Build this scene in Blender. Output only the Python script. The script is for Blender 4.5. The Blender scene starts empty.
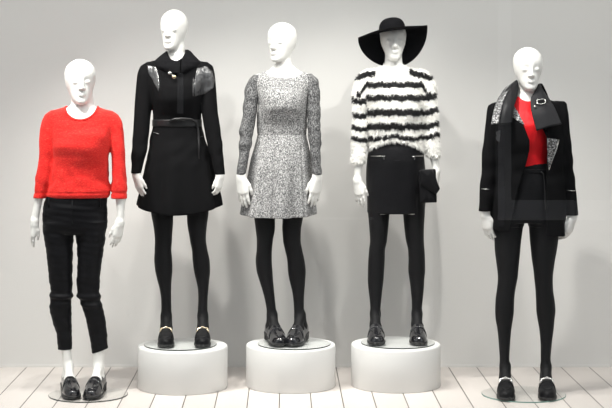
import bpy, bmesh, math, random
import numpy as np
from mathutils import Vector, Matrix
random.seed(7); rng = np.random.default_rng(7)
scn = bpy.context.scene
COL = scn.collection
F_PX, HX, HY, CAMZ = 1500.0, 283.0, 100.0, 1.55      # focal length in px, vanishing point, eye height
WALL_Y = 8.71

# ------------------------------------------------------------------ materials
def nmat(name):
    m = bpy.data.materials.new(name); m.use_nodes = True
    nt = m.node_tree; b = nt.nodes['Principled BSDF']
    return m, nt, b
def setp(b, **k):
    for kk, v in k.items():
        kk = kk.replace('_', ' ')
        if kk in b.inputs: b.inputs[kk].default_value = v
def rgba(c): return (c[0], c[1], c[2], 1.0)
def node(nt, t, **k):
    n = nt.nodes.new(t)
    for a, v in k.items(): setattr(n, a, v)
    return n
def tc(nt, scale=(1,1,1), kind='Object'):
    t = node(nt, 'ShaderNodeTexCoord'); mp = node(nt, 'ShaderNodeMapping')
    nt.links.new(t.outputs[kind], mp.inputs['Vector']); mp.inputs['Scale'].default_value = scale
    return mp.outputs['Vector']
def noise(nt, vec, scale, detail=2, rough=.5):
    n = node(nt, 'ShaderNodeTexNoise'); n.inputs['Scale'].default_value = scale
    n.inputs['Detail'].default_value = detail; n.inputs['Roughness'].default_value = rough
    nt.links.new(vec, n.inputs['Vector']); return n.outputs['Fac']
def ramp(nt, fac, stops):
    r = node(nt, 'ShaderNodeValToRGB'); e = r.color_ramp.elements
    e[0].position, e[0].color = stops[0][0], rgba(stops[0][1])
    e[1].position, e[1].color = stops[-1][0], rgba(stops[-1][1])
    for p, c in stops[1:-1]:
        x = e.new(p); x.color = rgba(c)
    nt.links.new(fac, r.inputs['Fac']); return r.outputs['Color']
def bump(nt, b, h, strength=.3, dist=.002):
    n = node(nt, 'ShaderNodeBump'); n.inputs['Strength'].default_value = strength; n.inputs['Distance'].default_value = dist
    nt.links.new(h, n.inputs['Height']); nt.links.new(n.outputs['Normal'], b.inputs['Normal'])

M = {}
def simple(key, col, rough=.5, metal=0, bumps=None, **k):
    m, nt, b = nmat(key); setp(b, Base_Color=rgba(col), Roughness=rough, Metallic=metal, **k)
    if bumps:
        sc, st, di = bumps[:3]
        v = tc(nt, bumps[3] if len(bumps) > 3 else (1,1,1))
        bump(nt, b, noise(nt, v, sc, 3), st, di)
    M[key] = m; return m
simple('mannequin_white', (.77,.765,.74), .38, bumps=(30,.05,.002))
simple('black_wool', (.006,.006,.0065), .95, bumps=(60,.25,.002), Specular_IOR_Level=.06)
simple('black_boucle', (.007,.007,.008), .95, bumps=(110,.6,.006), Specular_IOR_Level=.08)
simple('black_tights', (.008,.008,.0088), .6, bumps=(30,.05,.001), Specular_IOR_Level=.13)
simple('black_felt', (.006,.006,.007), .9, bumps=(30,.1,.001), Specular_IOR_Level=.06)
simple('black_denim', (.005,.005,.006), .5, bumps=(14,.25,.006,(1,1,2.2)), Specular_IOR_Level=.10)
simple('black_lambskin', (.006,.006,.007), .48, bumps=(22,.3,.010), Specular_IOR_Level=.14)
simple('shiny_leather', (.035,.035,.037), .26, bumps=(15,.8,.016), Specular_IOR_Level=.9)
simple('grey_leather', (.020,.020,.022), .6, bumps=(90,.2,.004), Specular_IOR_Level=.15)
simple('patent_leather', (.008,.008,.010), .12, bumps=(60,.15,.003), Coat_Weight=.6, Coat_Roughness=.05)
simple('sole_rubber', (.010,.010,.010), .5, bumps=(200,.1,.001))
simple('silver_metal', (.75,.74,.72), .22, 1.0, bumps=(200,.05,.001))
simple('pale_gold_metal', (.85,.72,.52), .25, 1.0, bumps=(200,.05,.001))
simple('dark_ribbon', (.012,.012,.013), .4, bumps=(60,.2,.003))
simple('plinth_white', (.68,.68,.67), .45, bumps=(8,.05,.01))
simple('ceiling_paint', (.75,.75,.73), .9, bumps=(50,.1,.002))
simple('lamp_black', (.02,.02,.02), .5, bumps=(50,.1,.002))
simple('button_horn', (.07,.07,.075), .35, bumps=(40,.1,.001))
simple('facade_dark', (.03,.03,.032), .8, bumps=(5,.3,.02))
simple('facade_grey', (.80,.80,.81), .7, bumps=(5,.3,.02))
simple('facade_trim', (.92,.92,.92), .6, bumps=(5,.1,.01))
simple('asphalt', (.08,.08,.08), .9, bumps=(60,.5,.01))

def red_knit():
    m, nt, b = nmat('red_knit')
    v = tc(nt, (1,1,2.6)); n = noise(nt, v, 95, 3, .8)
    big = noise(nt, tc(nt), 9, 2)
    c = ramp(nt, n, [(.30,(.62,.008,.010)), (.55,(.84,.022,.018)), (.80,(.95,.14,.09))])
    nt.links.new(c, b.inputs['Base Color']); setp(b, Roughness=.85, Sheen_Weight=.25, Sheen_Tint=(1,.5,.4,1), Specular_IOR_Level=.2)
    w = node(nt, 'ShaderNodeTexWave', bands_direction='Z'); w.inputs['Scale'].default_value = 55; w.inputs['Distortion'].default_value = 2.5
    nt.links.new(tc(nt), w.inputs['Vector'])
    mx = node(nt, 'ShaderNodeMath', operation='ADD'); nt.links.new(w.outputs['Fac'], mx.inputs[0]); nt.links.new(n, mx.inputs[1])
    bump(nt, b, mx.outputs[0], .7, .005); M['red_knit'] = m
red_knit()
simple('red_jersey', (.78,.008,.014), .6, bumps=(14,.5,.02,(1,1,.5)), Specular_IOR_Level=.3)
def silver():
    m, nt, b = nmat('silver_leather'); n = noise(nt, tc(nt, (1,1,1.6)), 85, 3, .7)
    nt.links.new(ramp(nt, n, [(.42,(.015,.015,.015)), (.52,(.16,.16,.165)), (.64,(.60,.60,.61))]), b.inputs['Base Color']); setp(b, Roughness=.35, Metallic=.2)
    bump(nt, b, n, .8, .008); M['silver_leather'] = m
silver()
def tweed(key, lo, mid, hi, sc=300):
    m, nt, b = nmat(key)
    n = noise(nt, tc(nt), sc, 2, .9); n2 = noise(nt, tc(nt, (1.3,1.3,.8)), sc*.55, 1)
    ad = node(nt, 'ShaderNodeMath', operation='ADD'); nt.links.new(n, ad.inputs[0]); nt.links.new(n2, ad.inputs[1])
    hf = node(nt, 'ShaderNodeMath', operation='MULTIPLY'); hf.inputs[1].default_value = .5; nt.links.new(ad.outputs[0], hf.inputs[0])
    c = ramp(nt, hf.outputs[0], [(.38,lo), (.50,mid), (.60,hi)])
    nt.links.new(c, b.inputs['Base Color']); setp(b, Roughness=.9, Specular_IOR_Level=.2)
    bump(nt, b, n, .4, .003); M[key] = m
tweed('grey_tweed', (.045,.045,.048), (.22,.22,.222), (.58,.575,.57))
tweed('grey_jersey', (.03,.03,.032), (.09,.09,.093), (.25,.25,.25), 240)

def stripes_mat():
    m, nt, b = nmat('fluffy_stripes')
    a = node(nt, 'ShaderNodeAttribute', attribute_name='yarn'); nt.links.new(a.outputs['Color'], b.inputs['Base Color'])
    setp(b, Roughness=.9, Specular_IOR_Level=.15, Sheen_Weight=.15)
    bump(nt, b, noise(nt, tc(nt, (1,1,.35)), 180, 3), .5, .004); M['fluffy_stripes'] = m
stripes_mat()

def wall_mat():
    m, nt, b = nmat('wall_paint')
    c = ramp(nt, noise(nt, tc(nt), .5, 2), [(.3,(.70,.695,.68)), (.7,(.725,.715,.70))])
    nt.links.new(c, b.inputs['Base Color']); setp(b, Roughness=.75)
    bump(nt, b, noise(nt, tc(nt), 40, 3), .05, .002); M['wall_paint'] = m
wall_mat()
def floor_mat():
    # white painted boards 163 mm wide running away from the camera, thin dark gaps
    m, nt, b = nmat('floor_boards')
    t = node(nt, 'ShaderNodeTexCoord'); sx = node(nt, 'ShaderNodeSeparateXYZ'); nt.links.new(t.outputs['Object'], sx.inputs[0])
    def mth(op, a, bb=None):
        n = node(nt, 'ShaderNodeMath', operation=op)
        for i, x in enumerate((a, bb)):
            if x is None: continue
            if isinstance(x, (int, float)): n.inputs[i].default_value = x
            else: nt.links.new(x, n.inputs[i])
        return n.outputs[0]
    u = mth('DIVIDE', mth('SUBTRACT', sx.outputs['X'], .9605), .1632)
    fr = mth('FRACT', mth('ADD', u, 100.5)); d = mth('ABSOLUTE', mth('SUBTRACT', fr, .5))
    idx = mth('FLOOR', mth('ADD', u, 100.0))
    gap = mth('LESS_THAN', d, .0155)
    wn = node(nt, 'ShaderNodeTexWhiteNoise', noise_dimensions='1D'); nt.links.new(idx, wn.inputs['W'])
    g = noise(nt, tc(nt, (14,1.2,1)), 6, 4)
    mixf = mth('ADD', mth('MULTIPLY', wn.outputs['Value'], .55), mth('MULTIPLY', g, .45))
    c = ramp(nt, mixf, [(.15,(.58,.535,.505)), (.85,(.69,.645,.61))])
    mx = node(nt, 'ShaderNodeMix', data_type='RGBA'); nt.links.new(gap, mx.inputs['Factor']); nt.links.new(c, mx.inputs['A']); mx.inputs['B'].default_value = (.07,.06,.05,1)
    nt.links.new(mx.outputs['Result'], b.inputs['Base Color']); setp(b, Roughness=.42)
    inv = mth('SUBTRACT', 1.0, gap); bump(nt, b, inv, .6, .003)
    M['floor_boards'] = m
floor_mat()
def glass_mat(key, tint=(.97,.985,.98), refl=1.0, rough=0.0):
    m = bpy.data.materials.new(key); m.use_nodes = True; nt = m.node_tree; nt.nodes.clear()
    o = node(nt, 'ShaderNodeOutputMaterial'); tr = node(nt, 'ShaderNodeBsdfTransparent'); gl = node(nt, 'ShaderNodeBsdfGlossy')
    tr.inputs['Color'].default_value = rgba(tint); gl.inputs['Roughness'].default_value = rough
    fr = node(nt, 'ShaderNodeFresnel'); fr.inputs['IOR'].default_value = 1.45
    mu = node(nt, 'ShaderNodeMath', operation='MULTIPLY'); mu.inputs[1].default_value = refl; nt.links.new(fr.outputs[0], mu.inputs[0])
    mx = node(nt, 'ShaderNodeMixShader'); ge = node(nt, 'ShaderNodeNewGeometry'); sb = node(nt, 'ShaderNodeMath', operation='SUBTRACT'); sb.inputs[0].default_value = 1.0; nt.links.new(ge.outputs['Backfacing'], sb.inputs[1])
    m2 = node(nt, 'ShaderNodeMath', operation='MULTIPLY'); nt.links.new(mu.outputs[0], m2.inputs[0]); nt.links.new(sb.outputs[0], m2.inputs[1])
    nt.links.new(m2.outputs[0], mx.inputs[0]); nt.links.new(tr.outputs[0], mx.inputs[1]); nt.links.new(gl.outputs[0], mx.inputs[2])
    nt.links.new(mx.outputs[0], o.inputs['Surface']); M[key] = m
glass_mat('window_glass', (.985,.99,.985), 1.0)
glass_mat('plate_glass', (.982,.988,.986), .8, .03)
def rim_mat(key, col):
    # polished glass edge: dark from outside, clear when looked at from within the plate
    m, nt, b = nmat(key); setp(b, Base_Color=rgba(col), Roughness=.2)
    o = nt.nodes['Material Output']; tr = node(nt, 'ShaderNodeBsdfTransparent'); ge = node(nt, 'ShaderNodeNewGeometry'); mx = node(nt, 'ShaderNodeMixShader')
    nt.links.new(ge.outputs['Backfacing'], mx.inputs[0]); nt.links.new(b.outputs[0], mx.inputs[1]); nt.links.new(tr.outputs[0], mx.inputs[2]); nt.links.new(mx.outputs[0], o.inputs['Surface']); M[key] = m
rim_mat('rim_dark', (.03,.035,.035)); rim_mat('rim_green', (.16,.27,.24))
def emit(key, col, st):
    m, nt, b = nmat(key); setp(b, Base_Color=(0,0,0,1), Emission_Color=rgba(col), Emission_Strength=st); M[key] = m
emit('lamp_glow', (1,.96,.88), 6.0)

# ------------------------------------------------------------------ object helpers
def tag(o, label=None, cat=None, group=None, kind=None):
    if label: o['label'] = label
    if cat: o['category'] = cat
    if group: o['group'] = group
    if kind: o['kind'] = kind
    return o
def empty(name, loc, label, cat, group=None):
    o = bpy.data.objects.new(name, None); o.location = loc; o.empty_display_size = .1; COL.objects.link(o)
    return tag(o, label, cat, group)
def link_mesh(name, me, mat, parent=None, loc=(0,0,0), label=None, smooth=True):
    o = bpy.data.objects.new(name, me); COL.objects.link(o); o.location = loc
    if mat: me.materials.append(M[mat])
    if smooth: me.polygons.foreach_set('use_smooth', [True]*len(me.polygons))
    if parent: o.parent = parent
    if label: o['label'] = label
    return o
def mesh_np(name, V, Q, mat, parent=None, loc=(0,0,0), label=None, smooth=True):
    me = bpy.data.meshes.new(name)
    V = np.asarray(V, np.float32); Q = np.asarray(Q, np.int32); n = Q.shape[1]
    me.vertices.add(len(V)); me.vertices.foreach_set('co', V.ravel())
    me.loops.add(Q.size); me.loops.foreach_set('vertex_index', Q.ravel())
    me.polygons.add(len(Q)); me.polygons.foreach_set('loop_start', np.arange(0, Q.size, n, dtype=np.int32))
    me.update(calc_edges=True); me.validate()
    return link_mesh(name, me, mat, parent, loc, label, smooth)
def bm_obj(name, bm, mat, parent=None, loc=(0,0,0), label=None, smooth=False, bev=0):
    if bev:
        bmesh.ops.bevel(bm, geom=bm.edges[:], offset=bev, segments=2, affect='EDGES')
    me = bpy.data.meshes.new(name); bm.to_mesh(me); bm.free()
    return link_mesh(name, me, mat, parent, loc, label, smooth)
def box_bm(x0,x1,y0,y1,z0,z1, bm=None):
    bm = bm or bmesh.new()
    r = bmesh.ops.create_cube(bm, size=1)
    for v in r['verts']:
        v.co = Vector(((x0+x1)/2+v.co.x*(x1-x0), (y0+y1)/2+v.co.y*(y1-y0), (z0+z1)/2+v.co.z*(z1-z0)))
    return bm
def tube(pts, rad, n=10, closed=False):
    """tube along points; rad scalar or list. returns V,Q"""
    P = np.asarray(pts, float); m = len(P); R = np.full(m, rad) if np.isscalar(rad) else np.asarray(rad, float)
    V = []; prev = None
    for i in range(m):
        a = P[(i-1) % m] if (closed or i > 0) else P[i]; b = P[(i+1) % m] if (closed or i < m-1) else P[i]
        t = b-a; t /= np.linalg.norm(t)+1e-9
        if prev is None:
            u = np.cross(t, [0,0,1.0]);
            if np.linalg.norm(u) < .1: u = np.cross(t, [1.0,0,0])
        else: u = prev - t*np.dot(prev, t)
        u /= np.linalg.norm(u)+1e-9; prev = u; w = np.cross(t, u)
        for k in range(n):
            an = 2*math.pi*k/n; V.append(P[i]+R[i]*(math.cos(an)*u+math.sin(an)*w))
    Q = []
    for i in range(m if closed else m-1):
        for k in range(n):
            a = i*n+k; b = i*n+(k+1) % n; c = ((i+1) % m)*n+(k+1) % n; d = ((i+1) % m)*n+k
            Q.append((a,d,c,b))
    if not closed:
        for base, cen in ((0, P[0]), ((m-1)*n, P[-1])):
            V.append(cen); ci = len(V)-1
            for k in range(0, n, 1):
                Q.append((base+k, base+(k+1) % n, ci, ci))
    return V, Q
def tube_obj(name, pts, rad, mat, parent, n=10, closed=False, label=None):
    V, Q = tube(pts, rad, n, closed); bm = bmesh.new(); vs = [bm.verts.new(v) for v in V]
    for q in Q:
        s = [];
        for i in q:
            if vs[i] not in s: s.append(vs[i])
        try: bm.faces.new(s)
        except ValueError: pass
    bmesh.ops.recalc_face_normals(bm, faces=bm.faces[:])
    return bm_obj(name, bm, mat, parent, label=label, smooth=True)
def ring_pts(c, rx, rz, n=24):
    return [(c[0]+rx*math.cos(2*math.pi*i/n), c[1], c[2]+rz*math.sin(2*math.pi*i/n)) for i in range(n)]
def lathe_bm(prof, n=96):
    bm = bmesh.new(); rings = []
    for r, z in prof:
        rings.append([bm.verts.new((r*math.cos(2*math.pi*k/n), r*math.sin(2*math.pi*k/n), z)) for k in range(n)] if r > 1e-6 else [bm.verts.new((0,0,z))])
    for a, b in zip(rings, rings[1:]):
        for k in range(n):
            if len(a) == 1: bm.faces.new((a[0], b[k], b[(k+1) % n]))
            elif len(b) == 1: bm.faces.new((a[k], b[0], a[(k+1) % n]))
            else: bm.faces.new((a[k], b[k], b[(k+1) % n], a[(k+1) % n]))
    bmesh.ops.recalc_face_normals(bm, faces=bm.faces[:])
    return bm
def catmull(A, t):
    """A: (n,...) control points, t in [0,n-1] array"""
    n = len(A); i = np.clip(np.floor(t).astype(int), 0, n-2); f = (t-i).reshape((-1,)+(1,)*(A.ndim-1))
    p1 = A[i]; p2 = A[i+1]
    p0 = np.where((i > 0).reshape(f.shape), A[np.maximum(i-1,0)], 2*p1-p2); p3 = np.where((i < n-2).reshape(f.shape), A[np.minimum(i+2,n-1)], 2*p2-p1)
    return .5*((2*p1)+(-p0+p2)*f+(2*p0-5*p1+4*p2-p3)*f*f+(-p0+3*p1-3*p2+p3)*f**3)
def patch(name, ctrl, mat, parent, thick=.005, nu=24, nv=24, label=None, curved=True, ret=False):
    """cloth sheet through a grid of 3-D control points, given real thickness"""
    A = np.asarray(ctrl, float); tu = np.linspace(0, A.shape[0]-1, nu); tv = np.linspace(0, A.shape[1]-1, nv)
    B = catmull(A, tu); B = catmull(B.transpose(1,0,2), tv).transpose(1,0,2)
    du = np.gradient(B, axis=0); dv = np.gradient(B, axis=1); N = np.cross(du, dv); N /= np.linalg.norm(N, axis=2, keepdims=True)+1e-12
    T = B+N*thick/2; U = B-N*thick/2; V = np.concatenate([T.reshape(-1,3), U.reshape(-1,3)]); o = nu*nv; Q = []
    for i in range(nu-1):
        for j in range(nv-1):
            a = i*nv+j; Q.append((a, a+nv, a+nv+1, a+1)); Q.append((o+a, o+a+1, o+a+nv+1, o+a+nv))
    def rim(seq):
        for a, b in zip(seq, seq[1:]): Q.append((a, b, o+b, o+a))
    rim([j for j in range(nv)]); rim([(nu-1)*nv+j for j in range(nv-1,-1,-1)])
    rim([i*nv for i in range(nu-1,-1,-1)]); rim([i*nv+nv-1 for i in range(nu)])
    return mesh_np(name, V, Q, mat, parent, label=label)

# ------------------------------------------------------------------ signed distance modelling
class Field:
    def __init__(s, lo, hi, h):
        s.h = h; s.lo = np.array(lo, float); s.n = np.ceil((np.array(hi)-s.lo)/h).astype(int)+1
        s.ax = [(s.lo[i]+h*np.arange(s.n[i])).astype(np.float32) for i in range(3)]
        s.F = np.full(s.n, .1, np.float32)
    def sl(s, lo, hi):
        r = []
        for i in range(3):
            a = max(0, int((lo[i]-s.lo[i])/s.h)-1); b = min(s.n[i], int((hi[i]-s.lo[i])/s.h)+3); r.append(slice(a, max(a,b)))
        return tuple(r)
    def grid(s, sl):
        return s.ax[0][sl[0]][:,None,None], s.ax[1][sl[1]][None,:,None], s.ax[2][sl[2]][None,None,:]
    def op(s, fn, lo, hi, k=.004, mode='u'):
        sl = s.sl(lo, hi); X, Y, Z = s.grid(sl); f = fn(X, Y, Z)
        if mode == 'u': s.F[sl] = smin(s.F[sl], f, k)
        elif mode == 's': s.F[sl] = -smin(-s.F[sl], f, k)
    def copy(s):
        c = Field.__new__(Field); c.h, c.lo, c.n, c.ax = s.h, s.lo, s.n, s.ax; c.F = s.F.copy(); return c
    def all(s): return s.ax[0][:,None,None], s.ax[1][None,:,None], s.ax[2][None,None,:]
def smin(a, b, k):
    if k <= 0: return np.minimum(a, b)
    h = np.maximum(k-np.abs(a-b), 0)/k
    return np.minimum(a, b)-h*h*k*.25
def nets(fd):
    """naive surface nets, vectorised: returns verts, quads"""
    F = fd.F.copy(); F[0]=F[-1]=.1; F[:,0]=F[:,-1]=.1; F[:,:,0]=F[:,:,-1]=.1
    S = F < 0; nx, ny, nz = F.shape
    c = np.zeros((nx-1,ny-1,nz-1), np.int8)
    for a in (0,1):
        for b in (0,1):
            for d in (0,1): c += S[a:nx-1+a, b:ny-1+b, d:nz-1+d]
    act = (c > 0) & (c < 8); I, J, K = np.nonzero(act); m = len(I)
    P = np.zeros((m,3)); W = np.zeros(m)
    for ax in range(3):
        for a in (0,1):
            for b in (0,1):
                o = [0,0,0]; oth = [i for i in range(3) if i != ax]; o[oth[0]] = a; o[oth[1]] = b
                e = list(o); e[ax] = 1
                f0 = F[I+o[0],J+o[1],K+o[2]]; f1 = F[I+e[0],J+e[1],K+e[2]]; x = (f0 < 0) != (f1 < 0)
                t = np.where(x, f0/np.where(x, f0-f1, 1), 0); q = np.array(o, float)[None,:].repeat(m,0); q[:,ax] = t
                P[x] += q[x]; W[x] += 1
    P = P/W[:,None]+np.stack([I,J,K],1); P = P*fd.h+fd.lo
    idx = np.full(act.shape, -1, np.int32); idx[I,J,K] = np.arange(m); Q = []
    for ax in range(3):
        sl0 = [slice(None)]*3; sl1 = [slice(None)]*3; sl0[ax] = slice(0,-1); sl1[ax] = slice(1,None)
        A = S[tuple(sl0)]; B = S[tuple(sl1)]; i, j, k = np.nonzero(A != B); flip = B[i,j,k]
        u, v = [(1,2),(2,0),(0,1)][ax]; g = [i,j,k]
        def at(du, dv):
            h = [g[0].copy(), g[1].copy(), g[2].copy()]; h[u] = h[u]-du; h[v] = h[v]-dv
            return idx[h[0],h[1],h[2]]
        q = np.stack([at(1,1), at(0,1), at(0,0), at(1,0)], 1); q[flip] = q[flip][:,::-1]; Q.append(q)
    return P, np.concatenate(Q)
def sdf_obj(name, fd, mat, parent, label=None, relax=1):
    V, Q = nets(fd)
    for _ in range(relax):       # light smoothing keeps the voxel steps out of the shading
        acc = np.zeros_like(V); w = np.zeros(len(V))
        for a in range(4):
            for b in (1,3):
                np.add.at(acc, Q[:,a], V[Q[:,(a+b) % 4]]); np.add.at(w, Q[:,a], 1)
        V = V*.5+.5*acc/np.maximum(w,1)[:,None]
    return mesh_np(name, V, Q, mat, parent, label=label)
def pchip(x, y, xi):
    x = np.asarray(x, float); y = np.asarray(y, float); o = np.argsort(x); x = x[o]; y = y[o]
    h = np.diff(x); d = np.diff(y)/h; m = np.zeros(len(x))
    m[0] = d[0]; m[-1] = d[-1]
    for i in range(1, len(x)-1):
        if d[i-1]*d[i] > 0: m[i] = 2*d[i-1]*d[i]/(d[i-1]+d[i])
    i = np.clip(np.searchsorted(x, xi)-1, 0, len(x)-2); t = np.clip((xi-x[i])/h[i], 0, 1)
    return (2*t**3-3*t*t+1)*y[i]+(t**3-2*t*t+t)*h[i]*m[i]+(-2*t**3+3*t*t)*y[i+1]+(t**3-t*t)*h[i]*m[i+1]
class Loft:
    """stack of ellipses along z: rows (z, cx, cy, rx, ry)"""
    def __init__(s, rows, grow=0., mod=None, cap=.0, pw=2.0):
        s.r = np.array(sorted(rows)); s.grow = grow; s.mod = mod; s.pw = pw
        s.z0, s.z1 = s.r[0,0], s.r[-1,0]
    def bounds(s, m=.03):
        r = s.r; return ((r[:,1]-r[:,3]).min()-m-s.grow, (r[:,2]-r[:,4]).min()-m-s.grow, s.z0-m), ((r[:,1]+r[:,3]).max()+m+s.grow, (r[:,2]+r[:,4]).max()+m+s.grow, s.z1+m)
    def __call__(s, X, Y, Z):
        z = np.clip(Z.ravel(), s.z0, s.z1).astype(float); r = s.r
        g = [pchip(r[:,0], r[:,i], z).reshape(1,1,-1) for i in (1,2,3,4)]; cx, cy, rx, ry = g
        dz = max(1e-4, float(z[1]-z[0]) if len(z) > 1 and z[1] > z[0] else 1e-3)
        e = 1e-3; drx = (pchip(r[:,0], r[:,3], z+e)-pchip(r[:,0], r[:,3], z-e)).reshape(1,1,-1)/(2*e)
        dry = (pchip(r[:,0], r[:,4], z+e)-pchip(r[:,0], r[:,4], z-e)).reshape(1,1,-1)/(2*e)
        rx = np.maximum(rx, .002); ry = np.maximum(ry, .002)
        dx = X-cx; dy = Y-cy
        if s.mod is not None:
            sc = 1+s.mod(np.arctan2(dy/ry, dx/rx), Z); dx = dx/sc; dy = dy/sc
        p = s.pw; u = np.abs(dx)/rx; v = np.abs(dy)/ry
        k0 = (u**p+v**p)**(1/p)+1e-6; k1 = np.sqrt((dx/rx**2)**2+(dy/ry**2)**2)+1e-4
        f = k0*(k0-1)/k1
        f = np.where(k0 < .5, -.5*np.minimum(rx, ry), f)
        nx2 = (u/k0)**2; f = f/np.sqrt(1+nx2*drx**2+(1-np.minimum(nx2,1))*dry**2)
        f = f-s.grow
        f = np.maximum(f, np.maximum(Z-s.z1-s.grow*.3, s.z0-Z-s.grow*.3))
        return f.astype(np.float32)
def put(fd, loft, k=.01, mode='u'):
    lo, hi = loft.bounds(); fd.op(loft, lo, hi, k, mode)
def cone(a, b, ra, rb, sx=1., sy=1.):
    a = np.array(a, float); b = np.array(b, float); d = b-a; L = float(d@d)+1e-9
    def f(X, Y, Z):
        px, py, pz = X-a[0], Y-a[1], Z-a[2]
        t = np.clip((px*d[0]+py*d[1]+pz*d[2])/L, 0, 1)
        return (np.sqrt((px-t*d[0])**2+(py-t*d[1])**2+(pz-t*d[2])**2)-(ra+(rb-ra)*t)).astype(np.float32)
    m = max(ra, rb)+.03
    return f, np.minimum(a, b)-m, np.maximum(a, b)+m
def putc(fd, a, b, ra, rb, k=.006):
    f, lo, hi = cone(a, b, ra, rb); fd.op(f, lo, hi, k)
def xform(fn, R, o):
    """evaluate fn in a frame: local = R^T (p-o)"""
    R = np.array(R, float); o = np.array(o, float)
    def f(X, Y, Z):
        x, y, z = X-o[0], Y-o[1], Z-o[2]
        return fn(x*R[0,0]+y*R[1,0]+z*R[2,0], x*R[0,1]+y*R[1,1]+z*R[2,1], x*R[0,2]+y*R[1,2]+z*R[2,2])
    return f
def ell(c, r):
    def f(X, Y, Z):
        a, b, d = (X-c[0]), (Y-c[1]), (Z-c[2])
        k0 = np.sqrt((a/r[0])**2+(b/r[1])**2+(d/r[2])**2)+1e-6; k1 = np.sqrt((a/r[0]**2)**2+(b/r[1]**2)**2+(d/r[2]**2)**2)+1e-4
        return (k0*(k0-1)/k1).astype(np.float32)
    return f
def rotm(yaw, pitch=0, roll=0):
    return np.array(Matrix.Rotation(yaw,3,'Z') @ Matrix.Rotation(pitch,3,'X') @ Matrix.Rotation(roll,3,'Y'))

HEAD = [(0,.022,-.078,-.030),(.06,.036,-.090,-.005),(.15,.046,-.093,.030),(.28,.056,-.091,.062),(.42,.064,-.087,.082),(.55,.068,-.085,.092),
        (.68,.0715,-.086,.096),(.80,.068,-.077,.090),(.90,.054,-.058,.074),(.965,.034,-.034,.050),(1.0,.008,-.004,.016)]
def head_fn(H, wscale=1.0):
    rows = [(t*H, 0, (f+b)/2, hw*wscale, (b-f)/2) for t, hw, f, b in HEAD]
    L = Loft(rows, pw=2.15)
    def f(X, Y, Z):
        d0 = ell((0,.004,.60*H), (.0705*wscale,.090,.40*H))
        zl = np.broadcast_to(Z, np.broadcast_shapes(X.shape, Y.shape, Z.shape))
        # z is not an axis after rotation: evaluate the rows per voxel through a lookup
        zf = np.clip(zl, 0, H); r = L.r; zz = np.linspace(0, H, 160)
        tab = [pchip(r[:,0], r[:,i], zz) for i in (2,3,4)]; cy, rx, ry = [np.interp(zf, zz, t) for t in tab]
        u = X/rx; v = (Y-cy)/ry; k0 = np.sqrt(u*u+v*v)+1e-6; k1 = np.sqrt((X/rx**2)**2+((Y-cy)/ry**2)**2)+1e-4
        g = k0*(k0-1)/k1; g = np.where(k0 < .4, -.02, g)
        slope = np.interp(zf, zz, np.gradient(tab[1], zz)); g = g/np.sqrt(1+slope**2)
        g = np.maximum(g, np.maximum(-zl, zl-H))
        g = smin(g, d0(X,Y,Z), .02)
        g = -smin(-g, ell((-.029,-.106,.50*H), (.021,.020,.018))(X,Y,Z), .020)
        g = -smin(-g, ell((.029,-.106,.50*H), (.021,.020,.018))(X,Y,Z), .020)
        for s in (-1,1): g = smin(g, ell((s*.029,-.0755,.495*H), (.013,.010,.009))(X,Y,Z), .010)
        g = smin(g, cone((0,-.082,.56*H),(0,-.103,.36*H),.006,.0095)[0](X,Y,Z), .018)
        for s in (-1,1): g = smin(g, ell((s*.009,-.094,.345*H), (.008,.010,.007))(X,Y,Z), .010)
        g = smin(g, ell((0,-.093,.225*H), (.018,.008,.0055))(X,Y,Z), .008)
        g = smin(g, ell((0,-.091,.185*H), (.015,.009,.006))(X,Y,Z), .008)
        g = smin(g, ell((0,-.080,.06*H), (.022,.016,.017))(X,Y,Z), .012)
        return g.astype(np.float32)
    return f
def put_hand(fd, wrist, R, side, L=.165, curl=.25, spread=1.0, W=1.0):
    """wrist origin; local -Z runs down the hand, +X across the palm to the thumb (side=+1), palm faces +Y"""
    s = L/.175
    def T(p): return np.array(wrist)+R@(np.array([p[0]*side*W, p[1], p[2]])*s)
    def seg(a, b, ra, rb, k=.005): putc(fd, T(a), T(b), ra*s, rb*s, k)
    # palm: fan of overlapping cones from wrist to each knuckle
    kn = [(.026,0,-.082),(.009,-.002,-.088),(-.009,-.002,-.085),(-.025,0,-.077)]
    wr = [(.008,0,.0),(.003,0,0),(-.003,0,0),(-.008,0,0)]
    for w, k in zip(wr, kn): seg(w, k, .0150, .0122, .020)
    seg((.012,.004,-.03),(.022,.006,-.065),.016,.013,.012); seg((-.012,.004,-.03),(-.016,.005,-.06),.015,.013,.012)
    ln = [.068,.078,.072,.056]; ang = [.06,.0,-.05,-.11]
    for (kx, ky, kz), l, a in zip(kn, ln, ang):
        p = np.array([kx,ky,kz]); c = curl*.5; rr = [.0095,.0088,.0080,.0066]
        for i, fr in enumerate((.45,.30,.25)):
            d = np.array([math.sin(a*spread)*math.cos(c), math.sin(c), -math.cos(c)*math.cos(a)]); q = p+d*l*fr
            seg(p, q, rr[i], rr[i+1], .003); p = q; c += curl
    seg((.012,.006,-.016),(.036,.012,-.048),.0145,.0115,.010); seg((.036,.012,-.048),(.044,.018,-.078),.0105,.0088,.004); seg((.044,.018,-.078),(.043,.024,-.100),.0088,.0068,.003)

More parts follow.
